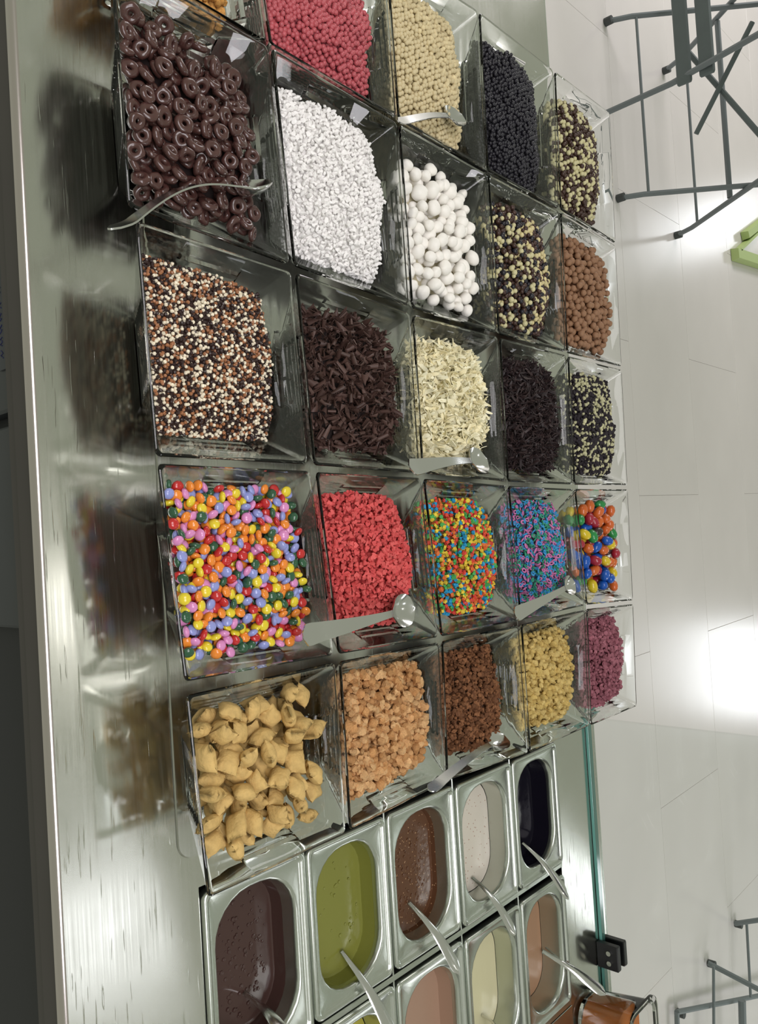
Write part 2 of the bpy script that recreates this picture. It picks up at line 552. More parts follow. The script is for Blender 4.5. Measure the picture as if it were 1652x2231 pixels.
# heap: ze edge heights (top, bottom, near, far), zp peak
class Heap:
    def __init__(s, Q, zt, zb, zn, zf, zp, lump=0.002, seed=0, k=2.2, cu=0.0, cv=0.0):
        s.Q = Q; s.e = (zt, zb, zn, zf); s.zp = zp; s.lump = lump; s.seed = seed; s.k = k; s.cu = cu; s.cv = cv

    def z(s, u, v):
        zt, zb, zn, zf = s.e
        m = 0.86
        uu = np.clip((u - s.cu) / m, -1.15, 1.15); vv = np.clip((v - s.cv) / m, -1.15, 1.15)
        wu = np.abs(uu) ** 2; wv = np.abs(vv) ** 2
        eu = np.where(uu < 0, zt, zb); ev = np.where(vv < 0, zn, zf)
        e = (eu * wu + ev * wv) / (wu + wv + 1e-9)
        rho = np.maximum(np.abs(uu), np.abs(vv)) * 0.3 + np.sqrt(wu + wv) * 0.7
        h = e + (s.zp - e) * (1 - np.clip(rho, 0, 1.3) ** s.k)
        nz = np.array([mnoise.noise(Vector((float(a) * 3 + s.seed, float(b) * 3, s.seed * 1.7))) for a, b in zip(np.ravel(u), np.ravel(v))]).reshape(np.shape(u))
        return h + s.lump * nz * 2


def inner_m(z): return m_of(z) - TH - 0.012


def mound_mesh(hp, drop, inset):
    """solid core of the heap, a little below its surface"""
    n = 22
    V = []; F = []
    Q = hp.Q
    g = np.linspace(-1, 1, n + 1)
    U, Vv = np.meshgrid(g, g, indexing='ij')
    # shrink the square until the heap surface meets the wall
    m = np.full(U.shape, 0.9)
    for _ in range(12):
        z = np.clip(hp.z(U * m, Vv * m) - drop, 0.008, 0.2)
        m = 0.5 * m + 0.5 * np.clip(inner_m(z) - inset, 0.2, 0.93)
    P = Q(U * m, Vv * m)
    for i in range(n + 1):
        for j in range(n + 1):
            V.append((P[i, j, 0], P[i, j, 1], z[i, j]))
    for i in range(n):
        for j in range(n):
            a = i * (n + 1) + j
            F.append((a, a + n + 1, a + n + 2, a + 1))
    ring = [(i, 0) for i in range(n)] + [(n, j) for j in range(n)] + [(n - i, n) for i in range(n)] + [(0, n - j) for j in range(n)]
    o = len(V)
    mb = inner_m(0.007) - inset
    for (i, j) in ring:
        p = Q(g[i] * mb, g[j] * mb); V.append((p[0], p[1], 0.0065))
    R_ = len(ring)
    for k in range(R_):
        a = ring[k][0] * (n + 1) + ring[k][1]; c = ring[(k + 1) % R_]; b_ = c[0] * (n + 1) + c[1]
        F.append((a, b_, o + (k + 1) % R_, o + k))
    F.append(tuple(o + k for k in range(R_)))
    return V, F


# ---------- grain templates
def ico(sub=2):
    import bmesh
    bm = bmesh.new(); bmesh.ops.create_icosphere(bm, subdivisions=sub, radius=1)
    V = [tuple(v.co) for v in bm.verts]; F = [tuple(v.index for v in f.verts) for f in bm.faces]
    bm.free(); return V, F


def lumpy(sub, amt, seed, sc=(1, 1, 1), fr=1.3):
    V, F = ico(sub); out = []
    for v in V:
        p = Vector(v)
        d = 1 + amt * mnoise.noise(p * fr + Vector((seed * 3.1, seed, 0))) * 2
        out.append((p.x * d * sc[0], p.y * d * sc[1], p.z * d * sc[2]))
    return out, F


def prism(outline, t):
    n = len(outline)
    V = [(x, y, t) for x, y in outline] + [(x, y, -t) for x, y in outline]
    F = [tuple(range(n)), tuple(reversed(range(n, 2 * n)))] + [(i, i + n, (i + 1) % n + n, (i + 1) % n) for i in range(n)]
    return V, F


def star(n=5, r=0.5):
    return [((1 if k % 2 == 0 else r) * math.cos(math.pi * k / n), (1 if k % 2 == 0 else r) * math.sin(math.pi * k / n)) for k in range(2 * n)]


def heart():
    P = []
    for k in range(16):
        t = 2 * math.pi * k / 16
        P.append((16 * math.sin(t) ** 3 / 16, (13 * math.cos(t) - 5 * math.cos(2 * t) - 2 * math.cos(3 * t) - math.cos(4 * t)) / 15))
    return P[::-1]


def curl(turn, length, r0, taper, n=9, k=6, skew=0.0, th=0.08):
    """a shaving rolled about the x axis, narrowing to one end"""
    V = []; F = []
    for s in (0, 1):
        for i in range(k + 1):
            t = i / k
            x = (t - 0.5) * length
            for j in range(n + 1):
                a = turn * (j / n - 0.5) * (1 - taper * t)
                r = r0 * (1 - 0.35 * taper * t) * (1 - 0.16 * j / n) + (th if s else 0)
                V.append((x + skew * (j / n - 0.5), r * math.sin(a), r * (math.cos(a) - 0.6)))
    o = (k + 1) * (n + 1)
    for i in range(k):
        for j in range(n):
            a = i * (n + 1) + j
            F.append((a, a + 1, a + n + 2, a + n + 1)); F.append((o + a, o + a + n + 1, o + a + n + 2, o + a + 1))
    for i in range(k):
        a = i * (n + 1); F.append((a, a + n + 1, o + a + n + 1, o + a)); a += n; F.append((a, o + a, o + a + n + 1, a + n + 1))
    for j in range(n):
        F.append((j, o + j, o + j + 1, j + 1)); a = k * (n + 1) + j; F.append((a, a + 1, o + a + 1, o + a))
    return V, F


def shard(length, w, t, bend, seed):
    r = random.Random(seed)
    k = 5; L = []
    for i in range(k + 1):
        s = i / k; x = (s - 0.5) * length
        ww = w * (math.sin(math.pi * (0.08 + 0.84 * s)) ** 0.7) * (0.8 + 0.4 * r.random()); z = bend * (s - 0.5) ** 2 * 4
        L.append([(x, -ww, z + 0.3 * ww), (x, ww, z), (x, ww, z + t), (x, -ww, z + t + 0.3 * ww)])
    mb = MB(); mb.loops(L, True, True); return mb.V, mb.F


def torus(R=0.68, r=0.34, n=18, k=10, sq=1.0):
    V = []; F = []
    for i in range(n):
        a = 2 * math.pi * i / n
        for j in range(k):
            c = 2 * math.pi * j / k
            V.append(((R + r * math.cos(c)) * math.cos(a), (R + r * math.cos(c)) * math.sin(a) * sq, r * 1.0 * math.sin(c)))
    for i in range(n):
        for j in range(k):
            F.append((i * k + j, ((i + 1) % n) * k + j, ((i + 1) % n) * k + (j + 1) % k, i * k + (j + 1) % k))
    return V, F


# ---------- node group: loose points of the mesh get one of the template pieces
def grain_nodes(nvar):
    ng = bpy.data.node_groups.new('scatter_pieces', 'GeometryNodeTree')
    ng.interface.new_socket('Geometry', in_out='INPUT', socket_type='NodeSocketGeometry')
    ng.interface.new_socket('Geometry', in_out='OUTPUT', socket_type='NodeSocketGeometry')
    N = ng.nodes; Lk = ng.links
    gi = N.new('NodeGroupInput'); go = N.new('NodeGroupOutput')

    def attr(name, t):
        a = N.new('GeometryNodeInputNamedAttribute'); a.data_type = t; a.inputs['Name'].default_value = name; return a

    def sep(geo, val):
        a = attr('cat', 'INT'); c = N.new('FunctionNodeCompare'); c.data_type = 'INT'; c.operation = 'EQUAL'
        Lk.new(a.outputs[0], c.inputs[2]); c.inputs[3].default_value = val
        s = N.new('GeometryNodeSeparateGeometry'); s.domain = 'POINT'
        Lk.new(geo, s.inputs['Geometry']); Lk.new(c.outputs[0], s.inputs['Selection'])
        return s.outputs['Selection']
    g0 = gi.outputs[0]
    pts = sep(g0, 0); core = sep(g0, 99)
    g2i = N.new('GeometryNodeGeometryToInstance')
    for k in reversed(range(nvar)):
        Lk.new(sep(g0, 1 + k), g2i.inputs[0])
    ip = N.new('GeometryNodeInstanceOnPoints')
    Lk.new(pts, ip.inputs['Points']); Lk.new(g2i.outputs[0], ip.inputs['Instance'])
    ip.inputs['Pick Instance'].default_value = True
    Lk.new(attr('var', 'INT').outputs[0], ip.inputs['Instance Index'])
    e = N.new('FunctionNodeEulerToRotation'); Lk.new(attr('rot', 'FLOAT_VECTOR').outputs[0], e.inputs[0])
    Lk.new(e.outputs[0], ip.inputs['Rotation'])
    Lk.new(attr('scl', 'FLOAT_VECTOR').outputs[0], ip.inputs['Scale'])
    j = N.new('GeometryNodeJoinGeometry')
    Lk.new(core, j.inputs[0]); Lk.new(ip.outputs[0], j.inputs[0])
    Lk.new(j.outputs[0], go.inputs[0])
    return ng


NG = {}


def stuff_object(name, Q, pts, rots, scls, cols, var, templates, m, core=None, corem=None):
    V = [tuple(p) for p in pts]; F = []; cat = [0] * len(V); fm = []
    for k, (tv, tf) in enumerate(templates):
        o = len(V); V += [tuple(v) for v in tv]; F += [tuple(i + o for i in f) for f in tf]; cat += [1 + k] * len(tv); fm += [0] * len(tf)
    if core:
        o = len(V); V += core[0]; F += [tuple(i + o for i in f) for f in core[1]]; cat += [99] * len(core[0]); fm += [1] * len(core[1])
    me = bpy.data.meshes.new(name); me.from_pydata(V, [], F)
    me.materials.append(m)
    if core: me.materials.append(corem)
    me.polygons.foreach_set('material_index', fm)
    me.polygons.foreach_set('use_smooth', [True] * len(F))
    me.set_sharp_from_angle(angle=math.radians(40))
    n = len(V); k = len(pts)

    def put(nm, t, arr, dim):
        a = me.attributes.new(nm, t, 'POINT')
        full = np.zeros((n, dim), dtype=float); full[:k] = np.asarray(arr, float).reshape(k, dim)
        key = {'FLOAT_VECTOR': 'vector', 'FLOAT_COLOR': 'color'}[t]
        a.data.foreach_set(key, full.ravel())
    a = me.attributes.new('cat', 'INT', 'POINT'); a.data.foreach_set('value', np.array(cat, dtype=np.int32))
    a = me.attributes.new('var', 'INT', 'POINT'); fv = np.zeros(n, dtype=np.int32); fv[:k] = var; a.data.foreach_set('value', fv)
    put('rot', 'FLOAT_VECTOR', rots, 3); put('scl', 'FLOAT_VECTOR', scls, 3)
    put('col', 'FLOAT_COLOR', np.concatenate([np.asarray(cols), np.ones((k, 1))], 1), 4)
    o = link(name, me)
    o.location = (Q.c[0], Q.c[1], PZ)
    nv = len(templates)
    if nv not in NG: NG[nv] = grain_nodes(nv)
    md = o.modifiers.new('pieces', 'NODES'); md.node_group = NG[nv]
    return o


def scatter(hp, r, jit=0.3, layers=2, zj=0.35, walls=True, gap=1.0):
    """packing of grain centres: surface layers, then the layer against the glass"""
    Q = hp.Q; P = []
    step = 2 * r * gap
    for l in range(layers):
        nu = int(2 * Q.sx / step); nv = int(2 * Q.sy / (step * 0.87))
        U = []; Vv = []
        for j in range(nv + 1):
            for i in range(nu + 1):
                U.append(-1 + 2 * (i + 0.5 * (j % 2) + 0.25 * l) / nu); Vv.append(-1 + 2 * (j + 0.4 * l) / nv)
        U = np.array(U) + rng.normal(0, jit * r / Q.sx, len(U)); Vv = np.array(Vv) + rng.normal(0, jit * r / Q.sy, len(Vv))
        z = hp.z(U, Vv) - r * (0.9 + 1.55 * l) + rng.uniform(-zj, zj, len(U)) * r
        lim = inner_m(z) - 0.8 * r / Q.sx
        ok = (np.maximum(abs(U), abs(Vv)) < lim) & (z > 0.007 + r)
        xy = Q(U[ok], Vv[ok]); P.append(np.column_stack([xy, z[ok]]))
    if walls:
        for side in range(4):
            nz = int(0.06 / (step * 0.9))
            for k in range(nz + 1):
                z = 0.0075 + r + k * step * 0.9
                m = float(inner_m(z)) - 0.9 * r / Q.sx
                n = max(2, int(2 * m * Q.sx / step))
                s_ = np.linspace(-m, m, n) + rng.normal(0, jit * r / Q.sx, n)
                s_ = np.clip(s_, -m, m)
                mm = np.full(n, m) - rng.uniform(0, 0.4, n) * r / Q.sx
                u, v = [(s_, mm), (s_, -mm), (mm, s_), (-mm, s_)][side]
                zz = z + rng.normal(0, 0.2 * r, n)
                ok = zz < hp.z(u, v) - r * 1.2
                if ok.any():
                    xy = Q(u[ok], v[ok]); P.append(np.column_stack([xy, zz[ok]]))
    return np.concatenate(P)


def palette(n, cols, w, jitter=0.08):
    idx = rng.choice(len(cols), n, p=np.array(w) / sum(w))
    c = np.array(cols)[idx] * (1 + rng.normal(0, jitter, (n, 1)))
    return np.clip(c, 0.001, 1), idx


# ---------- deposited pile of countable pieces (spheroids r, r*flat)
def pile(hp, r, flat, drop, K=14, rv=0.0, edge=1.0, layers_floor=2.4, maxn=900, ov=0.80):
    Q = hp.Q
    C_ = np.zeros((maxn + 5, 3)); RR = np.zeros(maxn + 5); n = 0; fails = 0
    while n < maxn and fails < 60:
        u = rng.uniform(-0.97, 0.97, K); v = rng.uniform(-0.97, 0.97, K)
        xy = Q(u, v); rr = r * (1 + rng.uniform(-rv, rv, K))
        surf = hp.z(u, v)
        wallm = np.maximum(abs(u), abs(v)) + edge * rr / Q.sx + TH + 0.012
        zwall = np.clip((wallm - BE) / (1 - BE), 0, None) * HB
        zc = np.maximum(zwall + 0.2 * rr * flat, 0.007 + rr * flat)
        zc = np.maximum(zc, surf - layers_floor * r * flat * 2 + rr * flat)
        if n:
            d2 = ((xy[:, None, :] - C_[None, :n, :2]) ** 2).sum(2)
            R2 = rr[:, None] + RR[None, :n]
            h = np.where(d2 < R2 ** 2 * ov, C_[None, :n, 2] + flat * np.sqrt(np.maximum(R2 ** 2 * ov - d2, 0)), -1)
            zc = np.maximum(zc, h.max(1))
        over = zc + rr * flat - surf
        ok = (over < drop) & (wallm < 1.0 + 0.02)
        if not ok.any(): fails += 1; continue
        zc2 = np.where(ok, zc, 9); k = int(zc2.argmin())
        C_[n] = (xy[k, 0], xy[k, 1], zc[k]); RR[n] = rr[k]; n += 1; fails = 0 if n % 3 else fails
    return C_[:n], RR[:n]


def visible_rank(Q, C_):
    """how close to the top of its neighbourhood and to the camera"""
    d = []
    for i, p in enumerate(C_):
        near = ((C_[:, 0] - p[0]) ** 2 + (C_[:, 1] - p[1]) ** 2) < 0.012 ** 2
        above = (C_[near, 2] > p[2] + 0.003).sum()
        w = np.linalg.norm(np.array([Q.c[0] + p[0], Q.c[1] + p[1], p[2]]) - CAM)
        d.append(above * 0.5 + w)
    return np.argsort(d)


def zone(Q, p):
    px = px_of((p[0] + Q.c[0], p[1] + Q.c[1], p[2] + PZ)); c = px_of((Q.c[0], Q.c[1], HB))
    ex = px_of((Q.c[0], Q.c[1] + Q.sy, HB))[0] - c[0]; ey = px_of((Q.c[0] + Q.sx, Q.c[1], HB))[1] - c[1]
    a = (px[0] - c[0]) / ex + 0.12; b_ = (px[1] - c[1]) / ey
    h = 'left' if a < -0.27 else ('right' if a > 0.27 else ''); v = 'upper' if b_ < -0.27 else ('lower' if b_ > 0.27 else '')
    if not h and not v: return 'in the middle of the heap'
    return 'at the ' + (v + ' ' + h).strip() + ' of the heap'


def surface_tilt(hp, p, sd):
    return (rng.normal(0, sd), rng.normal(0, sd), rng.uniform(0, 6.28))


BOWLS = {}


def bowl(key, text): BOWLS[key] = make_bowl(key, 'clear square glass bowl holding ' + text)


bowl('A1', 'orange crumbs at the top left edge of the photo')
bowl('A2', 'raspberry red pearls')
bowl('A3', 'cream coloured pearls')
bowl('A4', 'glossy black pearls')
bowl('A5', 'dark brown and cream pearls, farthest of the top row')
bowl('B1', 'chocolate coated cereal rings')
bowl('B2', 'fine white sugar grains')
bowl('B3', 'big round white sweets')
bowl('B4', 'dark and cream crisp pearls beside the white sweets')
bowl('B5', 'light brown cocoa balls')
bowl('C1', 'brown, orange and white nonpareils')
bowl('C2', 'dark chocolate curls')
bowl('C3', 'white chocolate shavings')
bowl('C4', 'thin blackish chocolate shavings')
bowl('C5', 'tiny black and cream grains at the far side')
bowl('D1', 'shiny multicoloured chocolate lentils')
bowl('D2', 'red sugar hearts')
bowl('D3', 'red, yellow, green and blue sugar stars')
bowl('D4', 'pink, blue and green sugar rings')
bowl('D5', 'large multicoloured coated nuts')
bowl('E1', 'golden cereal pillows')
bowl('E2', 'toasted golden crumble')
bowl('E3', 'brown biscuit crumble')
bowl('E4', 'yellow crunchy lumps')
bowl('E5', 'dusky maroon crumble')

# heaps (zt, zb, zn, zf, zp)
HP = {}


def heap(key, *a, **k):
    HP[key] = Heap(BOWLS[key], *a, seed=sum(map(ord, key)) * 0.37, **k); return HP[key]


heap('A1', .045, .045, .045, .045, .055)
heap('A2', .054, .050, .056, .052, .066)
heap('A3', .054, .052, .058, .045, .063)
heap('A4', .056, .052, .056, .046, .066)
heap('A5', .054, .050, .050, .048, .066)
heap('B1', .052, .047, .057, .052, .062, lump=.002)
heap('B2', .055, .044, .057, .050, .068)
heap('B3', .052, .048, .052, .052, .064)
heap('B4', .052, .048, .052, .052, .066)
heap('B5', .054, .050, .052, .058, .064)
heap('C1', .051, .043, .058, .048, .060, lump=.001)
heap('C2', .052, .046, .056, .054, .068)
heap('C3', .052, .048, .050, .052, .066)
heap('C4', .052, .050, .054, .056, .066)
heap('C5', .054, .052, .054, .056, .066)
heap('D1', .056, .054, .062, .057, .060, lump=.0008)
heap('D2', .050, .045, .058, .050, .068)
heap('D3', .047, .047, .050, .050, .066)
heap('D4', .050, .050, .052, .052, .068)
heap('D5', .050, .052, .050, .054, .060)
heap('E1', .046, .048, .056, .050, .064, lump=.003)
heap('E2', .048, .048, .058, .054, .060, lump=.003)
heap('E3', .040, .046, .052, .044, .058)
heap('E4', .042, .048, .050, .054, .062, lump=.002)
heap('E5', .048, .052, .050, .052, .062)


def grains(key, name, label, cat, r, cols, w, templates, m, corecol, scl=(1, 1, 1), sv=0.12, tilt=None, layers=2,
           jit=0.3, zj=0.35, singles=0, single_name=None, single_label=None, single_cat=None, mats=None, group=None, gap=1.0, jitter=0.08, drop=2.2):
    hp = HP[key]; Q = hp.Q
    P = scatter(hp, r, jit, layers, zj, gap=gap)
    n = len(P)
    C_, idx = palette(n, cols, w, jitter)
    sc = np.array(scl)[None, :] * r * (1 + rng.uniform(-sv, sv, (n, 1)))
    rot = rng.uniform(0, 6.28, (n, 3)) if tilt is None else np.column_stack([rng.normal(0, tilt, n), rng.normal(0, tilt, n), rng.uniform(0, 6.28, n)])
    var = rng.integers(0, len(templates), n)
    keep = np.ones(n, bool)
    if singles:
        top = P[:, 2] > hp.z(*uv_of(Q, P)) - 1.5 * r
        dist = np.linalg.norm(P + np.array([Q.c[0], Q.c[1], PZ]) - CAM, axis=1) + np.where(top, 0, 5)
        ch = np.argsort(dist)[:singles]
        meshes = {}
        for i in ch:
            k2 = (int(idx[i]), int(var[i]))
            if k2 not in meshes:
                tv, tf = templates[k2[1]]
                meshes[k2] = mesh_of(single_name, tv, tf, mats[k2[0]])
            o = link(single_name, meshes[k2]); o.location = (P[i, 0] + Q.c[0], P[i, 1] + Q.c[1], P[i, 2] + PZ)
            o.rotation_euler = tuple(rot[i]); o.scale = tuple(sc[i])
            tag(o, single_label[k2[0]] + ', ' + zone(Q, P[i]), single_cat, group)
            keep[i] = False
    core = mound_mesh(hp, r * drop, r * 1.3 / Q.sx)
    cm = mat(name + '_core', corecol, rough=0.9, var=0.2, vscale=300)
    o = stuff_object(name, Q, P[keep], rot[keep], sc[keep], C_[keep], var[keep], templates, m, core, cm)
    tag(o, label, cat, None, 'stuff')
    return o


def uv_of(Q, P):
    # inverse bilinear, good enough by treating the quad as a parallelogram
    ex = (Q.q[1] - Q.q[0] + Q.q[2] - Q.q[3]) / 4; ey = (Q.q[3] - Q.q[0] + Q.q[2] - Q.q[1]) / 4
    A = np.linalg.inv(np.column_stack([ex, ey]))
    uv = P[:, :2] @ A.T
    return uv[:, 0], uv[:, 1]


S2 = [ico(2)]
S1 = [ico(1)]
L3 = [lumpy(2, 0.22, k) for k in range(4)]

CR = srgb(226, 212, 178); DK = srgb(52, 38, 38); BK = srgb(36, 32, 40); OR = srgb(170, 108, 70)
m_pearl = mat('pearl_glaze', (0.5, 0.5, 0.5), rough=0.34, attr=True, spec=0.5)
m_matte = mat('matte_grain', (0.5, 0.5, 0.5), rough=0.7, attr=True, spec=0.3)
m_sugar = mat('sugar_grain', (0.5, 0.5, 0.5), rough=0.6, attr=True, spec=0.3, sss=0.0)
m_crumb = mat('crumb_grain', (0.5, 0.5, 0.5), rough=0.75, attr=True, spec=0.25, var=0.18, vscale=3.0, bump=0.6, bscale=5)
m_choc = mat('chocolate_shaving', (0.5, 0.5, 0.5), rough=0.5, attr=True, spec=0.4)

RED = srgb(186, 88, 96)
m_red1 = mat('raspberry_pearl', RED, rough=0.36)
m_cream1 = mat('cream_pearl', srgb(214, 198, 158), rough=0.5)
m_dk1 = mat('dark_pearl', srgb(66, 45, 38), rough=0.35)
m_cr1 = mat('ivory_pearl', srgb(208, 200, 156), rough=0.4)
m_bk1 = mat('black_pearl', srgb(38, 36, 44), rough=0.3)

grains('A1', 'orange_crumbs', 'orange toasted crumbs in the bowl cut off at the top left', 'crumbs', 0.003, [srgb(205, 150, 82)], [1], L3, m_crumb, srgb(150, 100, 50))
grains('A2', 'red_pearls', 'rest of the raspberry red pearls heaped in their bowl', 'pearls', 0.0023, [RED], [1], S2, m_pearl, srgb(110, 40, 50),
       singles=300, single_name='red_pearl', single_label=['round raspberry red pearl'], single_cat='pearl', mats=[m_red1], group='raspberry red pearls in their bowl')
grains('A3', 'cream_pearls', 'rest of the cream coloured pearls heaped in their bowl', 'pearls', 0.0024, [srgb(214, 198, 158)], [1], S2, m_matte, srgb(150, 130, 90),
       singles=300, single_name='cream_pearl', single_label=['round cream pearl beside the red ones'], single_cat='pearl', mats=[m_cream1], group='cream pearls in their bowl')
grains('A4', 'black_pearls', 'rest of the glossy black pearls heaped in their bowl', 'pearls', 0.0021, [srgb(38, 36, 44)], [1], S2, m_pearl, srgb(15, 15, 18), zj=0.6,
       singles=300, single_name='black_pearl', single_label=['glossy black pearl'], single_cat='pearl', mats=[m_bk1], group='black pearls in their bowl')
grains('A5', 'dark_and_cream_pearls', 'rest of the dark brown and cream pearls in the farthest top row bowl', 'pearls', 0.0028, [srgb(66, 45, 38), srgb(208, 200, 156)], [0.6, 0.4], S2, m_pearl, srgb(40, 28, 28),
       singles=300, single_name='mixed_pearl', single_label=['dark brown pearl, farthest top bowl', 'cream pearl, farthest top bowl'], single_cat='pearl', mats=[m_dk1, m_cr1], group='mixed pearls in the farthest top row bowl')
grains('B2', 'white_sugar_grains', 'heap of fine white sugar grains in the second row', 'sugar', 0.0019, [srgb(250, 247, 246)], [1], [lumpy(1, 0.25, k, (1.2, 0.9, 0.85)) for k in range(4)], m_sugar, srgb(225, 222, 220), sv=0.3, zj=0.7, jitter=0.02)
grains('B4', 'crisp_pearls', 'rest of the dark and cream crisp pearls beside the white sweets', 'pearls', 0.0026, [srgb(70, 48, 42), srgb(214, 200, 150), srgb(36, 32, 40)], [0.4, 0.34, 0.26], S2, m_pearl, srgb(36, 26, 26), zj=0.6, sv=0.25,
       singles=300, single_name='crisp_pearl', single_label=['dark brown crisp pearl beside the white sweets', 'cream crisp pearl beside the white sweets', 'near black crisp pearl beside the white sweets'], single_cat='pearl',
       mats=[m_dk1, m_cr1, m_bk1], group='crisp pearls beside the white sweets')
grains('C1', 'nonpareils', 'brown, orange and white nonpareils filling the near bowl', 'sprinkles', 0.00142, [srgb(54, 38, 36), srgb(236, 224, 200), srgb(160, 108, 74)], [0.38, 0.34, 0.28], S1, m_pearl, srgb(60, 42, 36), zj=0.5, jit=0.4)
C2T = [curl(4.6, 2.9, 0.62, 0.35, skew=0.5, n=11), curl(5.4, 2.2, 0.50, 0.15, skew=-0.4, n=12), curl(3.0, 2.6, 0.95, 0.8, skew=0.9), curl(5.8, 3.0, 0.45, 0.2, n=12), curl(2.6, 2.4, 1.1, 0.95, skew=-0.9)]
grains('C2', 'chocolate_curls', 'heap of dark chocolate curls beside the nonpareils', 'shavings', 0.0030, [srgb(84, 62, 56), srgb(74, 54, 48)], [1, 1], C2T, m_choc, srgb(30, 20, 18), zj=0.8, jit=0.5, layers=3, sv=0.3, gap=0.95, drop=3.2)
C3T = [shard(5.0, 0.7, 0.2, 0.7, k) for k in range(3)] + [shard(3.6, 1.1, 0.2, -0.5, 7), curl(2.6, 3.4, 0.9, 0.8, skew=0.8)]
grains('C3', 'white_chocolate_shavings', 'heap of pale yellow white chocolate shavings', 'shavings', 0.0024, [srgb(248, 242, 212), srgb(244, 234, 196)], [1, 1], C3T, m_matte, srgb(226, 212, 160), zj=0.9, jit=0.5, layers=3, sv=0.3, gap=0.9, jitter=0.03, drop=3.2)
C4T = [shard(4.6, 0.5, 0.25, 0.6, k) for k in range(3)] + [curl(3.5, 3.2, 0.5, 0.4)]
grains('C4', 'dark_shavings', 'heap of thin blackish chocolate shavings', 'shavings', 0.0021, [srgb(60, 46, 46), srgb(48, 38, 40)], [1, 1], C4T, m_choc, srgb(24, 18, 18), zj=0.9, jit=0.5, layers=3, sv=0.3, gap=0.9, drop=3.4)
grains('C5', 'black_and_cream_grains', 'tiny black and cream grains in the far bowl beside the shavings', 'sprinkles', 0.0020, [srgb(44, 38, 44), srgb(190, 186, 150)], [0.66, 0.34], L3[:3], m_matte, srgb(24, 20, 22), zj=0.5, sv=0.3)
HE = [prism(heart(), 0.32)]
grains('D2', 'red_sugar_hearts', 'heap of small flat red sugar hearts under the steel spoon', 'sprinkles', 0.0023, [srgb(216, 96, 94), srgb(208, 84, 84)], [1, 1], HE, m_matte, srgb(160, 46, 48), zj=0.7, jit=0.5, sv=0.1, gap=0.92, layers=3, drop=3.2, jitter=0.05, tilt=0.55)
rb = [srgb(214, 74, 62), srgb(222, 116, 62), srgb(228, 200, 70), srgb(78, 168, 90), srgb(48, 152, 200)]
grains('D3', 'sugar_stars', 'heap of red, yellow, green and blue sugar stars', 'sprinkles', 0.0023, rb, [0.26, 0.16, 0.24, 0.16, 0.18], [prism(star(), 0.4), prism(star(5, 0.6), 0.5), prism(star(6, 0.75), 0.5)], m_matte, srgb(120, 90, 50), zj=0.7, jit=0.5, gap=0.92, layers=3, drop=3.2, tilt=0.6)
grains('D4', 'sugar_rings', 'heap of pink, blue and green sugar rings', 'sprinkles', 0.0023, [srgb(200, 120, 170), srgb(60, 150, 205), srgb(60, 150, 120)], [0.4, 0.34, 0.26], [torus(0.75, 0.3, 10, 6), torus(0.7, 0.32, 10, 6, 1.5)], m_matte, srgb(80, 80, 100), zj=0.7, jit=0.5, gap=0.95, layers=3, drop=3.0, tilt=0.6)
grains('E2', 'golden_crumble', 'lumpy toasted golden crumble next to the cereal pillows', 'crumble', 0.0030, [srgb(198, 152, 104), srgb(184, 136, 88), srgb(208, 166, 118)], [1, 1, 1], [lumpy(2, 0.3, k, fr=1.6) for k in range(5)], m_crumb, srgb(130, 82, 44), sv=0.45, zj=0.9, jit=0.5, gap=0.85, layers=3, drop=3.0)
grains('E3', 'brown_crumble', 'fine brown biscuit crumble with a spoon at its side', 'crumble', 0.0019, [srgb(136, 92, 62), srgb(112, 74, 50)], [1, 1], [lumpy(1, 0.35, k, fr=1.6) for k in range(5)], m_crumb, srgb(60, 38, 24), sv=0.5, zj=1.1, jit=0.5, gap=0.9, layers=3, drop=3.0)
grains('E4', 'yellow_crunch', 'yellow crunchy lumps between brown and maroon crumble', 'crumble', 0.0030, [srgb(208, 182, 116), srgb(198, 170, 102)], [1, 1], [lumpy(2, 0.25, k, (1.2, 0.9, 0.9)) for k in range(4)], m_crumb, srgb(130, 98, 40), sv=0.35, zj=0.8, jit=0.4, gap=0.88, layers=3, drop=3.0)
grains('E5', 'maroon_crumble', 'dusky maroon crumble in the far bowl of the last row', 'crumble', 0.0023, [srgb(164, 104, 116), srgb(148, 90, 102)], [1, 1], [lumpy(1, 0.35, k, fr=1.6) for k in range(5)], m_crumb, srgb(80, 34, 44), sv=0.4, zj=0.9, jit=0.5, gap=0.88, layers=3, drop=3.0)


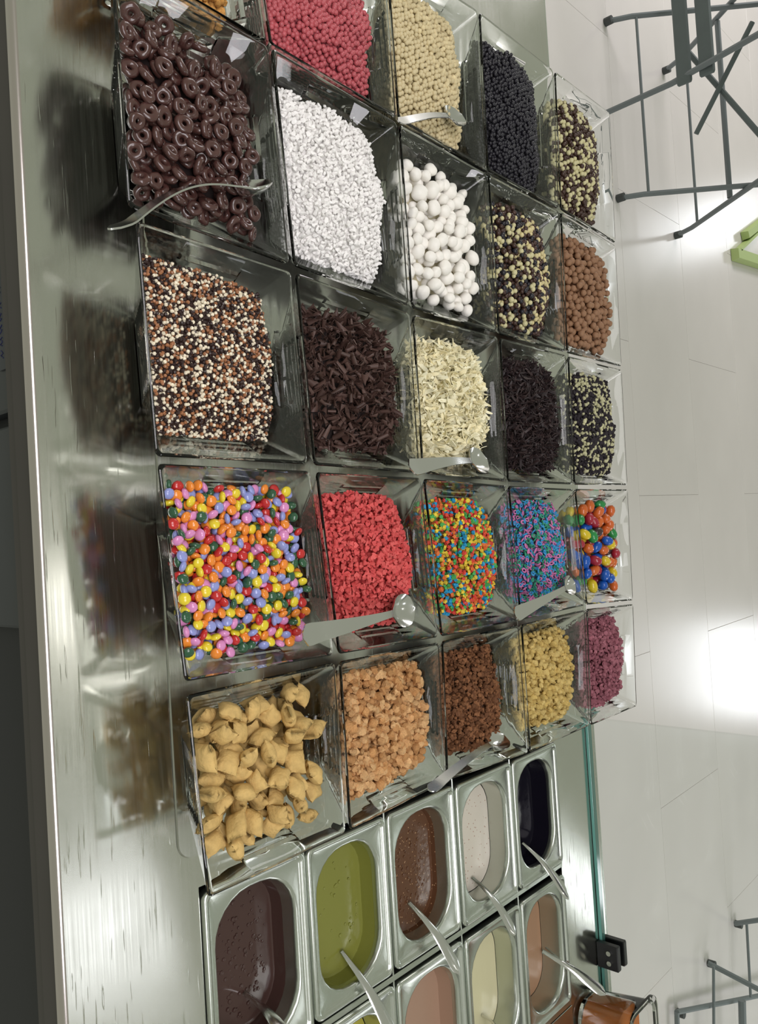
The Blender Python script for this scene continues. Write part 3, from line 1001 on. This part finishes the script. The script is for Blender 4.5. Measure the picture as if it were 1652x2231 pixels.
# ---------- countable pieces
def place_pieces(key, r, flat, drop, name, cat, group, kinds, tilt, rv=0.0, limit=300, K=14, lf=2.4, edge=0.8, extra=None, core=None, corein=0.12, restlabel=None, maxn=900, ov=0.80):
    """kinds: list of (weight, mesh list, material, label)"""
    hp = HP[key]; Q = hp.Q
    C_, RR = pile(hp, r, flat, drop, K=K, rv=rv, layers_floor=lf, edge=edge, maxn=maxn, ov=ov)
    order = visible_rank(Q, C_)
    w = np.array([k[0] for k in kinds], float); w /= w.sum()
    rest = []
    for n, i in enumerate(order):
        ki = int(rng.choice(len(kinds), p=w)); ml = kinds[ki][1]; me = ml[int(rng.integers(0, len(ml)))]
        p = C_[i]; rot = surface_tilt(hp, p, tilt)
        if n < limit:
            o = link(name, me); o.location = (p[0] + Q.c[0], p[1] + Q.c[1], p[2] + PZ)
            o.rotation_euler = rot; s = RR[i]
            o.scale = (s, s, s)
            tl = math.hypot(rot[0], rot[1])
            pre = '' if flat > 0.7 else ('flat-lying ' if tl < 0.35 else ('steeply tilted ' if tl > 0.9 else 'slightly tilted '))
            tag(o, pre + kinds[ki][3] + ', ' + zone(Q, p), cat, group)
        else:
            rest.append((p, rot, RR[i], ki))
    if rest and restlabel:
        V = []; F = []; fm = []
        mats = [k[2] for k in kinds]
        for p, rot, s, ki in rest:
            src = kinds[ki][1][0]
            Rm = Euler(rot).to_matrix()
            o0 = len(V)
            V += [tuple(Rm @ (v.co * s) + Vector(p)) for v in src.vertices]
            F += [tuple(i + o0 for i in f.vertices) for f in src.polygons]; fm += [ki] * len(src.polygons)
        me = mesh_of(name, V, F); [me.materials.append(x) for x in mats]; me.polygons.foreach_set('material_index', fm)
        o = link(name + '_rest', me); o.location = (Q.c[0], Q.c[1], PZ)
        tag(o, restlabel, cat, None, 'stuff')
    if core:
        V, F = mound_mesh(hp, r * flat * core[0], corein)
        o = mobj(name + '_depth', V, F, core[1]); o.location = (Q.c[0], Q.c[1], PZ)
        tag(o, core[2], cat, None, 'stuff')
    return len(C_)


def solid(templ, m, sc=(1, 1, 1), name='piece', angle=None):
    return mesh_of(name, [(v[0] * sc[0], v[1] * sc[1], v[2] * sc[2]) for v in templ[0]], templ[1], m, True, angle)


# chocolate cereal rings
m_ring = mat('chocolate_glaze', srgb(76, 49, 45), rough=0.25, var=0.12, vscale=1.5, bump=0.15, bscale=2.0, coat=0.5)


def ring_mesh(seed):
    V, F = torus(0.60, 0.41, 20, 10)
    out = []
    for v in V:
        p = Vector(v); d = 1 + 0.16 * mnoise.noise(p * 1.4 + Vector((seed * 5, 0, seed)))
        out.append((p.x * d, p.y * d, p.z * 0.95 * d))
    return mesh_of('cereal_ring', out, F, m_ring)


nr = place_pieces('B1', 0.0064, 0.50, 0.003, 'cereal_ring', 'cereal', 'chocolate coated cereal rings in the glass bowl', [(1, [ring_mesh(k) for k in range(4)], m_ring, 'chocolate coated cereal ring')], 0.42, rv=0.10, limit=340 if False else 300, lf=3.0, K=16,
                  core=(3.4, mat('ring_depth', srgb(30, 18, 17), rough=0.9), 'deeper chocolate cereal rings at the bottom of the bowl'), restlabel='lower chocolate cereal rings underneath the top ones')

# white sweets
m_wh = mat('white_sugar_shell', srgb(250, 246, 240), rough=0.5, sss=0.0)
place_pieces('B3', 0.0070, 0.78, 0.004, 'white_sweet', 'sweet', 'big white sweets in the glass bowl', [(1, [solid(lumpy(3, 0.05, k, (1, 0.92, 0.8)), m_wh) for k in range(4)], m_wh, 'large round white sweet')], 0.7, rv=0.22, lf=2.4,
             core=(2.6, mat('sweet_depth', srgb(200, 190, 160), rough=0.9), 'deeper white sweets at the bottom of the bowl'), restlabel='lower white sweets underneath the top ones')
# cocoa balls
m_ball = mat('cocoa_ball', srgb(150, 112, 84), rough=0.6, var=0.08, vscale=1.2, bump=0.3, bscale=4)
place_pieces('B5', 0.0041, 0.95, 0.003, 'cocoa_ball', 'ball', 'light brown cocoa balls in the far bowl', [(1, [solid(lumpy(2, 0.06, k), m_ball) for k in range(3)], m_ball, 'light brown round cocoa ball')], 1.5, rv=0.12, lf=2.2, limit=300,
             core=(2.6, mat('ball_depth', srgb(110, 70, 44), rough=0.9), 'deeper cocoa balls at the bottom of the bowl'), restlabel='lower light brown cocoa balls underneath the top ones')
# lentils
LC = [('orange', srgb(232, 136, 48), .20), ('yellow', srgb(226, 204, 52), .15), ('lilac blue', srgb(142, 150, 208), .20), ('pink', srgb(214, 138, 190), .13), ('dark green', srgb(48, 88, 62), .15), ('red', srgb(188, 44, 44), .15)]
V0, F0 = ico(2)
lent = []
for nm, c_, w_ in LC:
    mm_ = mat('lentil_' + nm.replace(' ', '_'), c_, rough=0.16, coat=0.4)
    lent.append((w_, [solid((V0, F0), mm_, (1, 1, 0.56))], mm_, nm + ' shiny chocolate lentil'))
place_pieces('D1', 0.0041, 0.56, 0.0012, 'chocolate_lentil', 'sweet', 'shiny chocolate lentils in the near bowl', lent, 0.6, rv=0.06, limit=300, lf=3.4, K=24, edge=0.6, ov=0.64,
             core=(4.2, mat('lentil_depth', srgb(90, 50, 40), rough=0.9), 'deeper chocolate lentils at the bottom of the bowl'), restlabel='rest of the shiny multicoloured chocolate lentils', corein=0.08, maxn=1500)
# coated nuts
NC = [('blue', srgb(22, 84, 176), .24), ('orange', srgb(204, 100, 44), .25), ('yellow', srgb(214, 188, 40), .14), ('green', srgb(40, 136, 70), .15), ('crimson', srgb(158, 36, 56), .15), ('dark brown', srgb(62, 44, 46), .07)]
nuts = []
for nm, c_, w_ in NC:
    mm_ = mat('nut_' + nm.replace(' ', '_'), c_, rough=0.22, coat=0.3)
    nuts.append((w_, [solid(lumpy(2, 0.06, 3, (1.18, 0.88, 0.84)), mm_)], mm_, nm + ' coated nut in the far bowl'))
place_pieces('D5', 0.0072, 0.82, 0.004, 'coated_nut', 'sweet', 'large coated nuts in the far bowl', nuts, 0.5, rv=0.1, lf=3, maxn=220, restlabel='lower coated nuts',
             )

# cereal pillows
m_pil = mat('cereal_pillow', srgb(204, 171, 108), rough=0.8, var=0.14, vscale=1.6, bump=0.7, bscale=4)


def pillow_mesh(seed, sx, sy):
    rr = random.Random(seed); n = 10; V = []; F = []
    for s in (1, -1):
        for i in range(n + 1):
            for j in range(n + 1):
                u = 2 * i / n - 1; v = 2 * j / n - 1
                puff = (max(0, 1 - abs(u) ** 2.4) * max(0, 1 - abs(v) ** 2.4)) ** 0.5
                pinch = 1 - 0.07 * (1 - abs(v) ** 2)
                pinch2 = 1 - 0.07 * (1 - abs(u) ** 2)
                p = Vector((u * sx * pinch, v * sy * pinch2, s * 0.60 * puff))
                d = 0.06 * mnoise.noise(p * 2 + Vector((seed, 0, 0)))
                p.z += d * (1 if puff > 0 else 0) + 0.12 * u * v * (rr.random() - 0.5)
                p.x += 0.08 * mnoise.noise(Vector((v * 2, seed, 0))); p.y += 0.08 * mnoise.noise(Vector((u * 2, seed + 9, 0)))
                V.append(tuple(p))
    o = (n + 1) ** 2
    for i in range(n):
        for j in range(n):
            a = i * (n + 1) + j
            F.append((a, a + n + 1, a + n + 2, a + 1)); F.append((o + a, o + a + 1, o + a + n + 2, o + a + n + 1))
    for i in range(n):
        a = i * (n + 1); F.append((a, o + a, o + a + n + 1, a + n + 1)); a += n; F.append((a, a + n + 1, o + a + n + 1, o + a))
        F.append((i, i + 1, o + i + 1, o + i)); a = n * (n + 1) + i; F.append((a, o + a, o + a + 1, a + 1))
    return mesh_of('cereal_pillow', V, F, m_pil)


place_pieces('E1', 0.0090, 0.62, 0.006, 'cereal_pillow', 'cereal', 'golden cereal pillows in the near bowl', [(1, [pillow_mesh(k, 0.92, 0.78 + 0.12 * (k % 3)) for k in range(6)], m_pil, 'golden puffed cereal pillow')], 0.9, rv=0.12, lf=3.2, K=14, edge=0.6, restlabel='lower golden pillows')

# ------------------------------------------------------------------ spoons
def spoon(bowl_c, handle_end, up=(0, 0, 1), hw=0.0085, wb=0.016, label='', lift=0.006, m=None, name='spoon', sag=0.0):
    """teaspoon from the centre of its bowl to the end of the handle"""
    m = m or M['spoon']
    a = Vector(bowl_c); e = Vector(handle_end)
    x = (e - a).normalized(); L = (e - a).length
    upv = Vector(up); y = upv.cross(x).normalized(); z = x.cross(y).normalized()
    br = wb * 1.2
    st = []
    N = 34
    for i in range(N):
        t = i / (N - 1)
        s = -br + t * (L + br)
        if s < br:
            q = s / br
            w = wb * math.sqrt(max(0.0, 1 - q * q)) if q < 0.75 else wb * math.sqrt(1 - 0.5625) * (1 - (q - 0.75) / 0.25 * 0.62)
            w = max(w, 0.0025 if q > 0 else 0.0004)
            dish = 0.0075 * max(0, 1 - q * q)
        else:
            q2 = (s - br) / (L - br)
            w = 0.0027 + (hw - 0.0027) * q2 ** 1.6
            if q2 > 0.94: w *= math.sqrt(max(0.05, 1 - ((q2 - 0.94) / 0.062) ** 2))
            dish = 0.0
        arch = 0.0
        if s > br * 0.6:
            q2 = (s - br * 0.6) / (L - br * 0.6)
            arch = lift * math.sin(math.pi * min(1, q2 * 1.15)) + sag * q2 * q2
        st.append((s, w, dish, arch))
    def pt(s, w, dish, arch, k, side):
        f = k / 4
        yy = f * w
        zz = arch - dish * (1 - f * f) + (0.0006 if side else -0.0006)
        return a + x * s + y * yy + z * zz
    mbs = MB()
    Ls = []
    for (s, w, dish, arch) in st:
        Ls.append([pt(s, w, dish, arch, k, 1) for k in range(-4, 5)] + [pt(s, w, dish, arch, k, 0) for k in range(4, -5, -1)])
    mbs.loops(Ls, True, True)
    o = mbs.build(name, m, angle=50)
    if label: tag(o, label, 'spoon')
    return o


def A(px, py, z): return Vector(at(px, py, z))


spoon(A(546, 402, .064), A(238, 499, .080), up=(-0.93, -0.1, 0.30), wb=0.0150, hw=0.0055, lift=0.010, label='steel teaspoon lying in the chocolate cereal rings with its handle over the near rim')
spoon(A(992, 252, .068), A(868, 264, .082), up=(-0.5, 0.1, 0.8), wb=0.0125, hw=0.004, lift=0.003, label='steel teaspoon in the cream pearls')
spoon(A(1044, 1003, .067), A(893, 1018, .084), up=(-0.35, 0, 0.9), wb=0.0135, hw=0.008, lift=0.004, label='steel teaspoon beside the white chocolate shavings')
spoon(A(880, 1330, .073), A(660, 1386, .088), up=(-0.1, 0, 1), wb=0.0135, hw=0.0085, lift=0.006, label='steel teaspoon across the bowl of red sugar hearts')
spoon(A(1242, 1275, .072), A(1122, 1340, .084), up=(-0.25, 0, 1), wb=0.0105, hw=0.0075, lift=0.003, label='steel teaspoon between the sugar rings and the coated nuts')
spoon(A(1083, 1612, .058), A(935, 1722, .080), up=(-0.8, 0.2, 0.45), wb=0.0130, hw=0.005, lift=0.004, label='steel teaspoon in the brown biscuit crumble with its handle over the end of the bowl')


# ------------------------------------------------------------------ sauce pans
def sauce_mat(name, c, rough=0.12, spec_c=None, thr=0.62, scale=90, bumps=0.25, bscale=60):
    m = mat(name, c, rough=rough, bump=bumps, bscale=bscale)
    if spec_c:
        nt = m.node_tree; N = nt.nodes
        vo = N.new('ShaderNodeTexVoronoi'); vo.inputs['Scale'].default_value = scale
        tc = [n for n in N if n.type == 'TEX_COORD'][0]
        nt.links.new(tc.outputs['Object'], vo.inputs['Vector'])
        rp = N.new('ShaderNodeMapRange'); rp.inputs['From Min'].default_value = 0.22; rp.inputs['From Max'].default_value = 0.12
        nt.links.new(vo.outputs['Distance'], rp.inputs['Value'])
        vc = N.new('ShaderNodeSeparateColor'); nt.links.new(vo.outputs['Color'], vc.inputs[0])
        gt = N.new('ShaderNodeMath'); gt.operation = 'GREATER_THAN'; gt.inputs[1].default_value = thr
        nt.links.new(vc.outputs[0], gt.inputs[0])
        mu = N.new('ShaderNodeMath'); mu.operation = 'MULTIPLY'; nt.links.new(rp.outputs[0], mu.inputs[0]); nt.links.new(gt.outputs[0], mu.inputs[1])
        mx = N.new('ShaderNodeMix'); mx.data_type = 'RGBA'; mx.inputs['A'].default_value = (*c, 1); mx.inputs['B'].default_value = (*spec_c, 1)
        nt.links.new(mu.outputs[0], mx.inputs['Factor']); nt.links.new(mx.outputs['Result'], N['Principled BSDF'].inputs['Base Color'])
    return m


def pan(x0, x1, y0, y1, kind, sauce, film=0.0, level=-0.02, well=None, blobs=0):
    cx, cy, hx, hy = (x0 + x1) / 2, (y0 + y1) / 2, (x1 - x0) / 2, (y1 - y0) / 2
    wx, wy = well or (hx - 0.0105, hy - 0.0095)
    wr = min(wx, wy) * 0.86
    root = empty('sauce_pan', (cx, cy, 0.0))
    tag(root, 'stainless steel pan with a rolled rim holding ' + kind, 'pan', 'steel sauce pans set in the counter')
    mb = MB()
    R = lambda ix, z, r=0.007: rrect(0, 0, hx - ix, hy - ix, max(r - ix * 0.4, 0.004), z)
    Wl = lambda d, z: rrect(0, 0, wx - d, wy - d, wr - d * 0.6, z)
    mb.loops([R(0.0, -0.004), R(0.0, 0.0022), R(0.0006, 0.0034), R(0.0022, 0.0042), R(0.0038, 0.0036), R(0.0048, 0.0022), R(0.0056, 0.0016),
              Wl(-0.0015, 0.0016), Wl(0.0, 0.0012), Wl(0.0012, -0.0002), Wl(0.0018, -0.004), Wl(0.004, -0.03), Wl(0.007, -0.062), Wl(0.02, -0.066)], False, True)
    mb.build('pan_body', M['pan'], root, angle=50)
    # sauce with a film left on the wall
    sb = MB()
    d = 0.002 + (-level) * 0.09
    n = 7
    L = []
    if film: L += [Wl(0.0020, -film), Wl(d - 0.0006, level + 0.002)]
    L += [Wl(d - 0.0002, level + 0.0006), Wl(d + 0.0015, level)]
    for f in (0.75, 0.5, 0.25, 0.06):
        Lp = rrect(0, 0, (wx - d) * f, (wy - d) * f, wr * f * 0.95, level)
        L.append([(p[0], p[1], p[2] + 0.0007 * mnoise.noise(Vector((p[0] * 40, p[1] * 40, cx * 30 + cy * 77)))) for p in Lp])
    sb.loops(L, False, True)
    V2, F2 = ico(1)
    for k in range(blobs):
        a, q = rng.uniform(0, 6.28), math.sqrt(rng.uniform(0, 0.75))
        s = rng.uniform(0.0007, 0.0021); ox, oy = q * math.cos(a) * (wx - d), q * math.sin(a) * (wy - d)
        sb.add([(v[0] * s + ox, v[1] * s + oy, v[2] * s * 0.5 + level + 0.0002) for v in V2], F2)
    o = sb.build('sauce', sauce)
    o.location = (cx, cy, 0.0)
    tag(o, kind + ' in a steel pan', 'sauce')
    return root


P1x0, P1x1 = 0.600, 0.740
sm = {
 'a': sauce_mat('chocolate_sauce', srgb(68, 48, 44), 0.10, bumps=0.15, bscale=60),
 'b': sauce_mat('pistachio_sauce', srgb(124, 126, 58), 0.14, bumps=0.4, bscale=70),
 'c': sauce_mat('hazelnut_sauce', srgb(92, 60, 40), 0.12, srgb(188, 150, 110), 0.35, 330, 0.5, 120),
 'd': sauce_mat('stracciatella_sauce', srgb(214, 206, 192), 0.25, srgb(160, 118, 94), 0.3, 260),
 'e': sauce_mat('black_sauce', srgb(22, 20, 30), 0.12),
 'qb': sauce_mat('mustard_yellow_sauce', srgb(176, 168, 70), 0.14),
 'qc': sauce_mat('beige_pink_sauce', srgb(164, 134, 114), 0.3),
 'qd': sauce_mat('vanilla_sauce', srgb(214, 208, 168), 0.2, bumps=0.3),
 'qe': sauce_mat('tan_sauce', srgb(172, 134, 104), 0.3),
}
pan(0.598, 0.742, 0.055, 0.1535, 'glossy dark chocolate sauce', sm['a'], 0.008, -0.026, blobs=150)
pan(P1x0, P1x1, 0.1562, 0.2515, 'olive green pistachio sauce', sm['b'], 0.006, -0.020, blobs=26)
pan(P1x0, P1x1, 0.2545, 0.3535, 'brown hazelnut sauce full of pale specks', sm['c'], 0.010, -0.020, blobs=120)
pan(P1x0 + 0.002, P1x1 + 0.002, 0.3568, 0.4558, 'whitish sauce with brown flecks', sm['d'], 0.0, -0.022)
pan(P1x0 + 0.003, P1x1 + 0.002, 0.4588, 0.5515, 'black sauce', sm['e'], 0.006, -0.026)
Q0, Q1 = 0.752, 0.896
pan(Q0 - 0.004, Q1 - 0.004, 0.055, 0.1535, 'dark brown sauce, mostly outside the photo', sm['a'], 0.008, -0.026)
pan(Q0 - 0.003, Q1 - 0.003, 0.1562, 0.2515, 'mustard yellow sauce', sm['qb'], 0.0, -0.024)
pan(Q0 - 0.001, Q1, 0.2545, 0.3535, 'pinkish beige sauce', sm['qc'], 0.006, -0.022)
pan(Q0 + 0.002, Q1 + 0.002, 0.3568, 0.4558, 'cream coloured vanilla sauce', sm['qd'], 0.0, -0.024)
pan(Q0 + 0.003, Q1 + 0.004, 0.4588, 0.5515, 'light tan sauce', sm['qe'], 0.0, -0.026)
# divider rails that carry the pans
for y in (0.1549, 0.2530, 0.3552, 0.4573):
    b = MB(); b.box((PX0, y - 0.0009, -0.010), (PX1, y + 0.0009, 0.0012), 0.0004)
    cpart(b.build('divider_rail', M['pan'], smooth=False))
for x in (0.7455, 0.9035):
    b = MB(); b.box((x - 0.0026, PY0, -0.010), (x + 0.0026, PY1, 0.0014), 0.0006)
    cpart(b.build('divider_rail', M['pan'], smooth=False))
b = MB(); b.box((PX0, PY0, -0.075), (PX1, PY1, -0.068))
cpart(b.build('well_floor', M['frontdark'], smooth=False))
# closed lids of the further openings, outside the photo
b = MB(); b.box((0.907, PY0 - 0.01, 0.0002), (PX1 + 0.01, PY1 + 0.001, 0.0016), 0.0005)
me = mesh_of('cover_plate', b.V, b.F, M['plate'], False); uv_xy(me)
tag(link('cover_plate', me), 'steel cover plate beyond the second row of sauce pans', 'plate')


def pan_spoon(dip, end, z1, label, w=0.0062):
    a = A(*dip); e = A(*end)
    x = (e - a).normalized(); y = Vector((0, 0, 1)).cross(x).normalized(); z = x.cross(y)
    mbs = MB(); L = []; N = 16; Ln = (e - a).length
    for i in range(N):
        t = i / (N - 1); ww = 0.0024 + (w - 0.0024) * math.sin(min(1, t * 1.15) * math.pi * 0.5) ** 2
        if t > 0.86: ww *= math.sqrt(max(0.03, 1 - ((t - 0.86) / 0.142) ** 2))
        arch = 0.006 * math.sin(math.pi * t)
        c = a + x * (t * Ln) + z * arch
        L.append([c + y * (ww * math.cos(k * math.pi / 4)) + z * (0.0013 * math.sin(k * math.pi / 4)) for k in range(8)])
    mbs.loops(L, True, True)
    # hidden spoon bowl below the sauce surface
    root = a - x * 0.018 - Vector((0, 0, 0.005))
    V2, F2 = ico(2)
    mbs.add([tuple(root + x * (v[0] * 0.019) + y * (v[1] * 0.012) + z * (v[2] * 0.0025)) for v in V2], F2)
    tag(mbs.build('spoon', M['spoon'], angle=50), label, 'spoon')


pan_spoon((535, 2165, -.024), (640, 2290, .03), .03, 'steel spoon handle rising from the dark chocolate sauce')
pan_spoon((745, 2072, -.018), (868, 2285, .035), .03, 'steel spoon handle rising from the green pistachio sauce')
pan_spoon((892, 1966, -.018), (1001, 2122, .030), .03, 'steel spoon handle rising from the brown hazelnut sauce')
pan_spoon((1030, 1912, -.020), (1122, 2038, .028), .03, 'steel spoon handle rising from the white flecked sauce')
pan_spoon((1139, 1836, -.022), (1239, 1959, .026), .03, 'steel spoon handle rising from the black sauce')
pan_spoon((1182, 2072, -.022), (1320, 2167, .040), .03, 'steel spoon handle leaning out of the tan sauce')
pan_spoon((1052, 2213, -.022), (1090, 2275, .010), .03, 'steel spoon handle in the cream coloured sauce')

# ------------------------------------------------------------------ caramel container at the lower right
cx0 = 0.900; cy0, cy1 = 0.551, 0.6265
box = empty('caramel_tub', (cx0 + 0.06, (cy0 + cy1) / 2, 0.0004))
tag(box, 'clear tall square tub of orange caramel at the lower right corner', 'tub')
mb = MB()
hx, hy = 0.056, (cy1 - cy0) / 2 - 0.004
RR_ = lambda d, z, r=0.018: rrect(0, 0, hx - d, hy - d, r, z)
mb.loops([RR_(0.010, 0), RR_(0.006, 0.003), RR_(0.0, 0.066), RR_(-0.004, 0.068), RR_(-0.004, 0.071), RR_(0.001, 0.071), RR_(0.0035, 0.066), RR_(0.0095, 0.006), RR_(0.013, 0.004)], True, True)
mb.build('tub_wall', M['acrylic'], box, angle=50)
mb = MB(); mb.loops([RR_(0.0115, 0.0065, 0.014), RR_(0.0068, 0.050, 0.016), RR_(0.0072, 0.052, 0.016)], True, True)
o = mb.build('caramel', sauce_mat('caramel_sauce', srgb(196, 112, 44), 0.15)); o.location = box.location
tag(o, 'orange caramel sauce filling the clear tub at the lower right', 'sauce')


# ------------------------------------------------------------------ folding chairs and table on the floor
tb = empty('folding_table', (-1.23, 3.0, FL))
tag(tb, 'grey steel folding table with crossed tube legs and slats at the upper right', 'table')


def tpart(o, r): o.parent = r; o.location = Vector(o.location) - Vector(r.location); return o


for sx in (-0.885, -1.58):
    # near foot -> far top
    b = MB(); b.tube([(sx, 2.735, FL + 0.012), (sx, 2.775, FL + 0.09), (sx, 3.30, -0.12)], 0.0105, 8)
    tpart(b.build('leg', M['chair']), tb)
    sx2 = sx + (0.018 if sx > -1 else -0.018)
    b = MB(); b.tube([(sx2, 3.29, FL + 0.012), (sx2, 3.25, FL + 0.09), (sx2, 2.72, -0.12)], 0.0105, 8)
    tpart(b.build('leg', M['chair']), tb)
    for y in (2.735, 3.29):
        b = MB(); b.tube([(sx if y < 3 else sx2, y, FL + 0.001), (sx if y < 3 else sx2, y, FL + 0.03)], 0.016, 10)
        tpart(b.build('rubber_foot', M['foot']), tb)
for (y, z, r) in ((2.785, FL + 0.105, 0.006), (3.235, FL + 0.12, 0.006), (3.075, -0.56, 0.011)):
    b = MB(); b.tube([(-1.585, y, z), (-0.88, y, z)], r, 8); tpart(b.build('crossbar', M['chair']), tb)
for (x0_, x1_) in ((-0.885, -1.58),):
    b = MB(); b.tube([(-0.86, 2.725, -0.125), (-1.60, 2.725, -0.125)], 0.010, 8); tpart(b.build('top_rail', M['chair']), tb)
    b = MB(); b.tube([(-0.86, 3.295, -0.125), (-1.60, 3.295, -0.125)], 0.010, 8); tpart(b.build('top_rail', M['chair']), tb)
for k in range(6):
    y = 2.76 + k * 0.098
    b = MB(); b.box((-1.64, y, -0.113), (-0.86, y + 0.07, -0.066), 0.004)
    tpart(b.build('slat', M['slat'], smooth=False), tb)

ch = empty('folding_chair', (-1.5, 2.65, FL))
tag(ch, 'dark grey folding chair with two broad slats and crossed braces behind the table', 'chair')
for x in (-1.20, -1.93):
    b = MB(); b.tube([(x, 2.675, FL + 0.004), (x, 2.66, -0.6), (x, 2.56, -0.20)], 0.011, 8); tpart(b.build('leg', M['chair']), ch)
for z in (-0.548, -0.468):
    b = MB(); b.box((-1.96, 2.635, z - 0.026), (-1.17, 2.651, z + 0.026), 0.004); tpart(b.build('slat', M['slat'], smooth=False), ch)


def at_y(px, py, y):
    d = at(px, py, 0) - CAM
    return CAM + d * (y - CAM[1]) / d[1]


b = MB(); b.tube([at_y(1495, 108, 2.74), at_y(1672, 312, 2.74)], 0.010, 8); tpart(b.build('brace', M['slat']), ch)
b = MB(); b.tube([at_y(1640, 48, 2.72), at_y(1517, 292, 2.72)], 0.009, 8); tpart(b.build('brace', M['slat']), ch)

t2 = empty('folding_table', (2.3, 3.2, FL))
tag(t2, 'grey steel tube table legs standing on the floor at the lower right corner', 'table')
for (p, q, r) in ((at(1602, 2012, FL + .012), at(1700, 1998, -.66), .0105), (at(1543, 2098, FL + .012), at(1700, 2180, -.60), .0105), (at(1475, 2205, FL + .03), at(1700, 2160, FL + .06), .010), (at(1475, 2205, FL + .03), at(1478, 2300, FL + .03), .010)):
    b = MB(); b.tube([p, q], r, 8); tpart(b.build('leg', M['chair']), t2)
for (p, q, r) in ((at(1555, 2105, FL + .06), at(1556, 2300, FL + .06), .006), (at(1627, 2008, FL + .06), at(1636, 2172, FL + .07), .006), (at(1617, 2180, FL + .09), at(1620, 2300, FL + .09), .016)):
    b = MB(); b.tube([p, q], r, 8); tpart(b.build('crossbar', M['chair']), t2)
for p in (at(1602, 2012, FL), at(1543, 2098, FL), at(1475, 2205, FL)):
    b = MB(); b.tube([(p[0], p[1], FL + 0.001), (p[0], p[1], FL + 0.03)], 0.015, 10); tpart(b.build('rubber_foot', M['foot']), t2)

gc = empty('green_chair', tuple(at(1640, 550, FL)))
tag(gc, 'light green plastic chair base showing at the right edge of the photo', 'chair')
for (p, q, w_) in (((1606, 552), (1720, 590), .030), ((1628, 512), (1720, 440), .022), ((1612, 545), (1720, 442), .008)):
    a = Vector(at(*p, FL + .03)); e = Vector(at(*q, FL + .03)); x = (e - a).normalized(); y = Vector((-x.y, x.x, 0))
    mbb = MB(); mbb.loops([[c + y * w_ + Vector((0, 0, -.028)), c - y * w_ + Vector((0, 0, -.028)), c - y * w_ * .8 + Vector((0, 0, .01)), c + y * w_ * .8 + Vector((0, 0, .01))] for c in (a, a.lerp(e, .1), e)], True, True)
    tpart(mbb.build('base_bar', M['green'], smooth=False), gc)
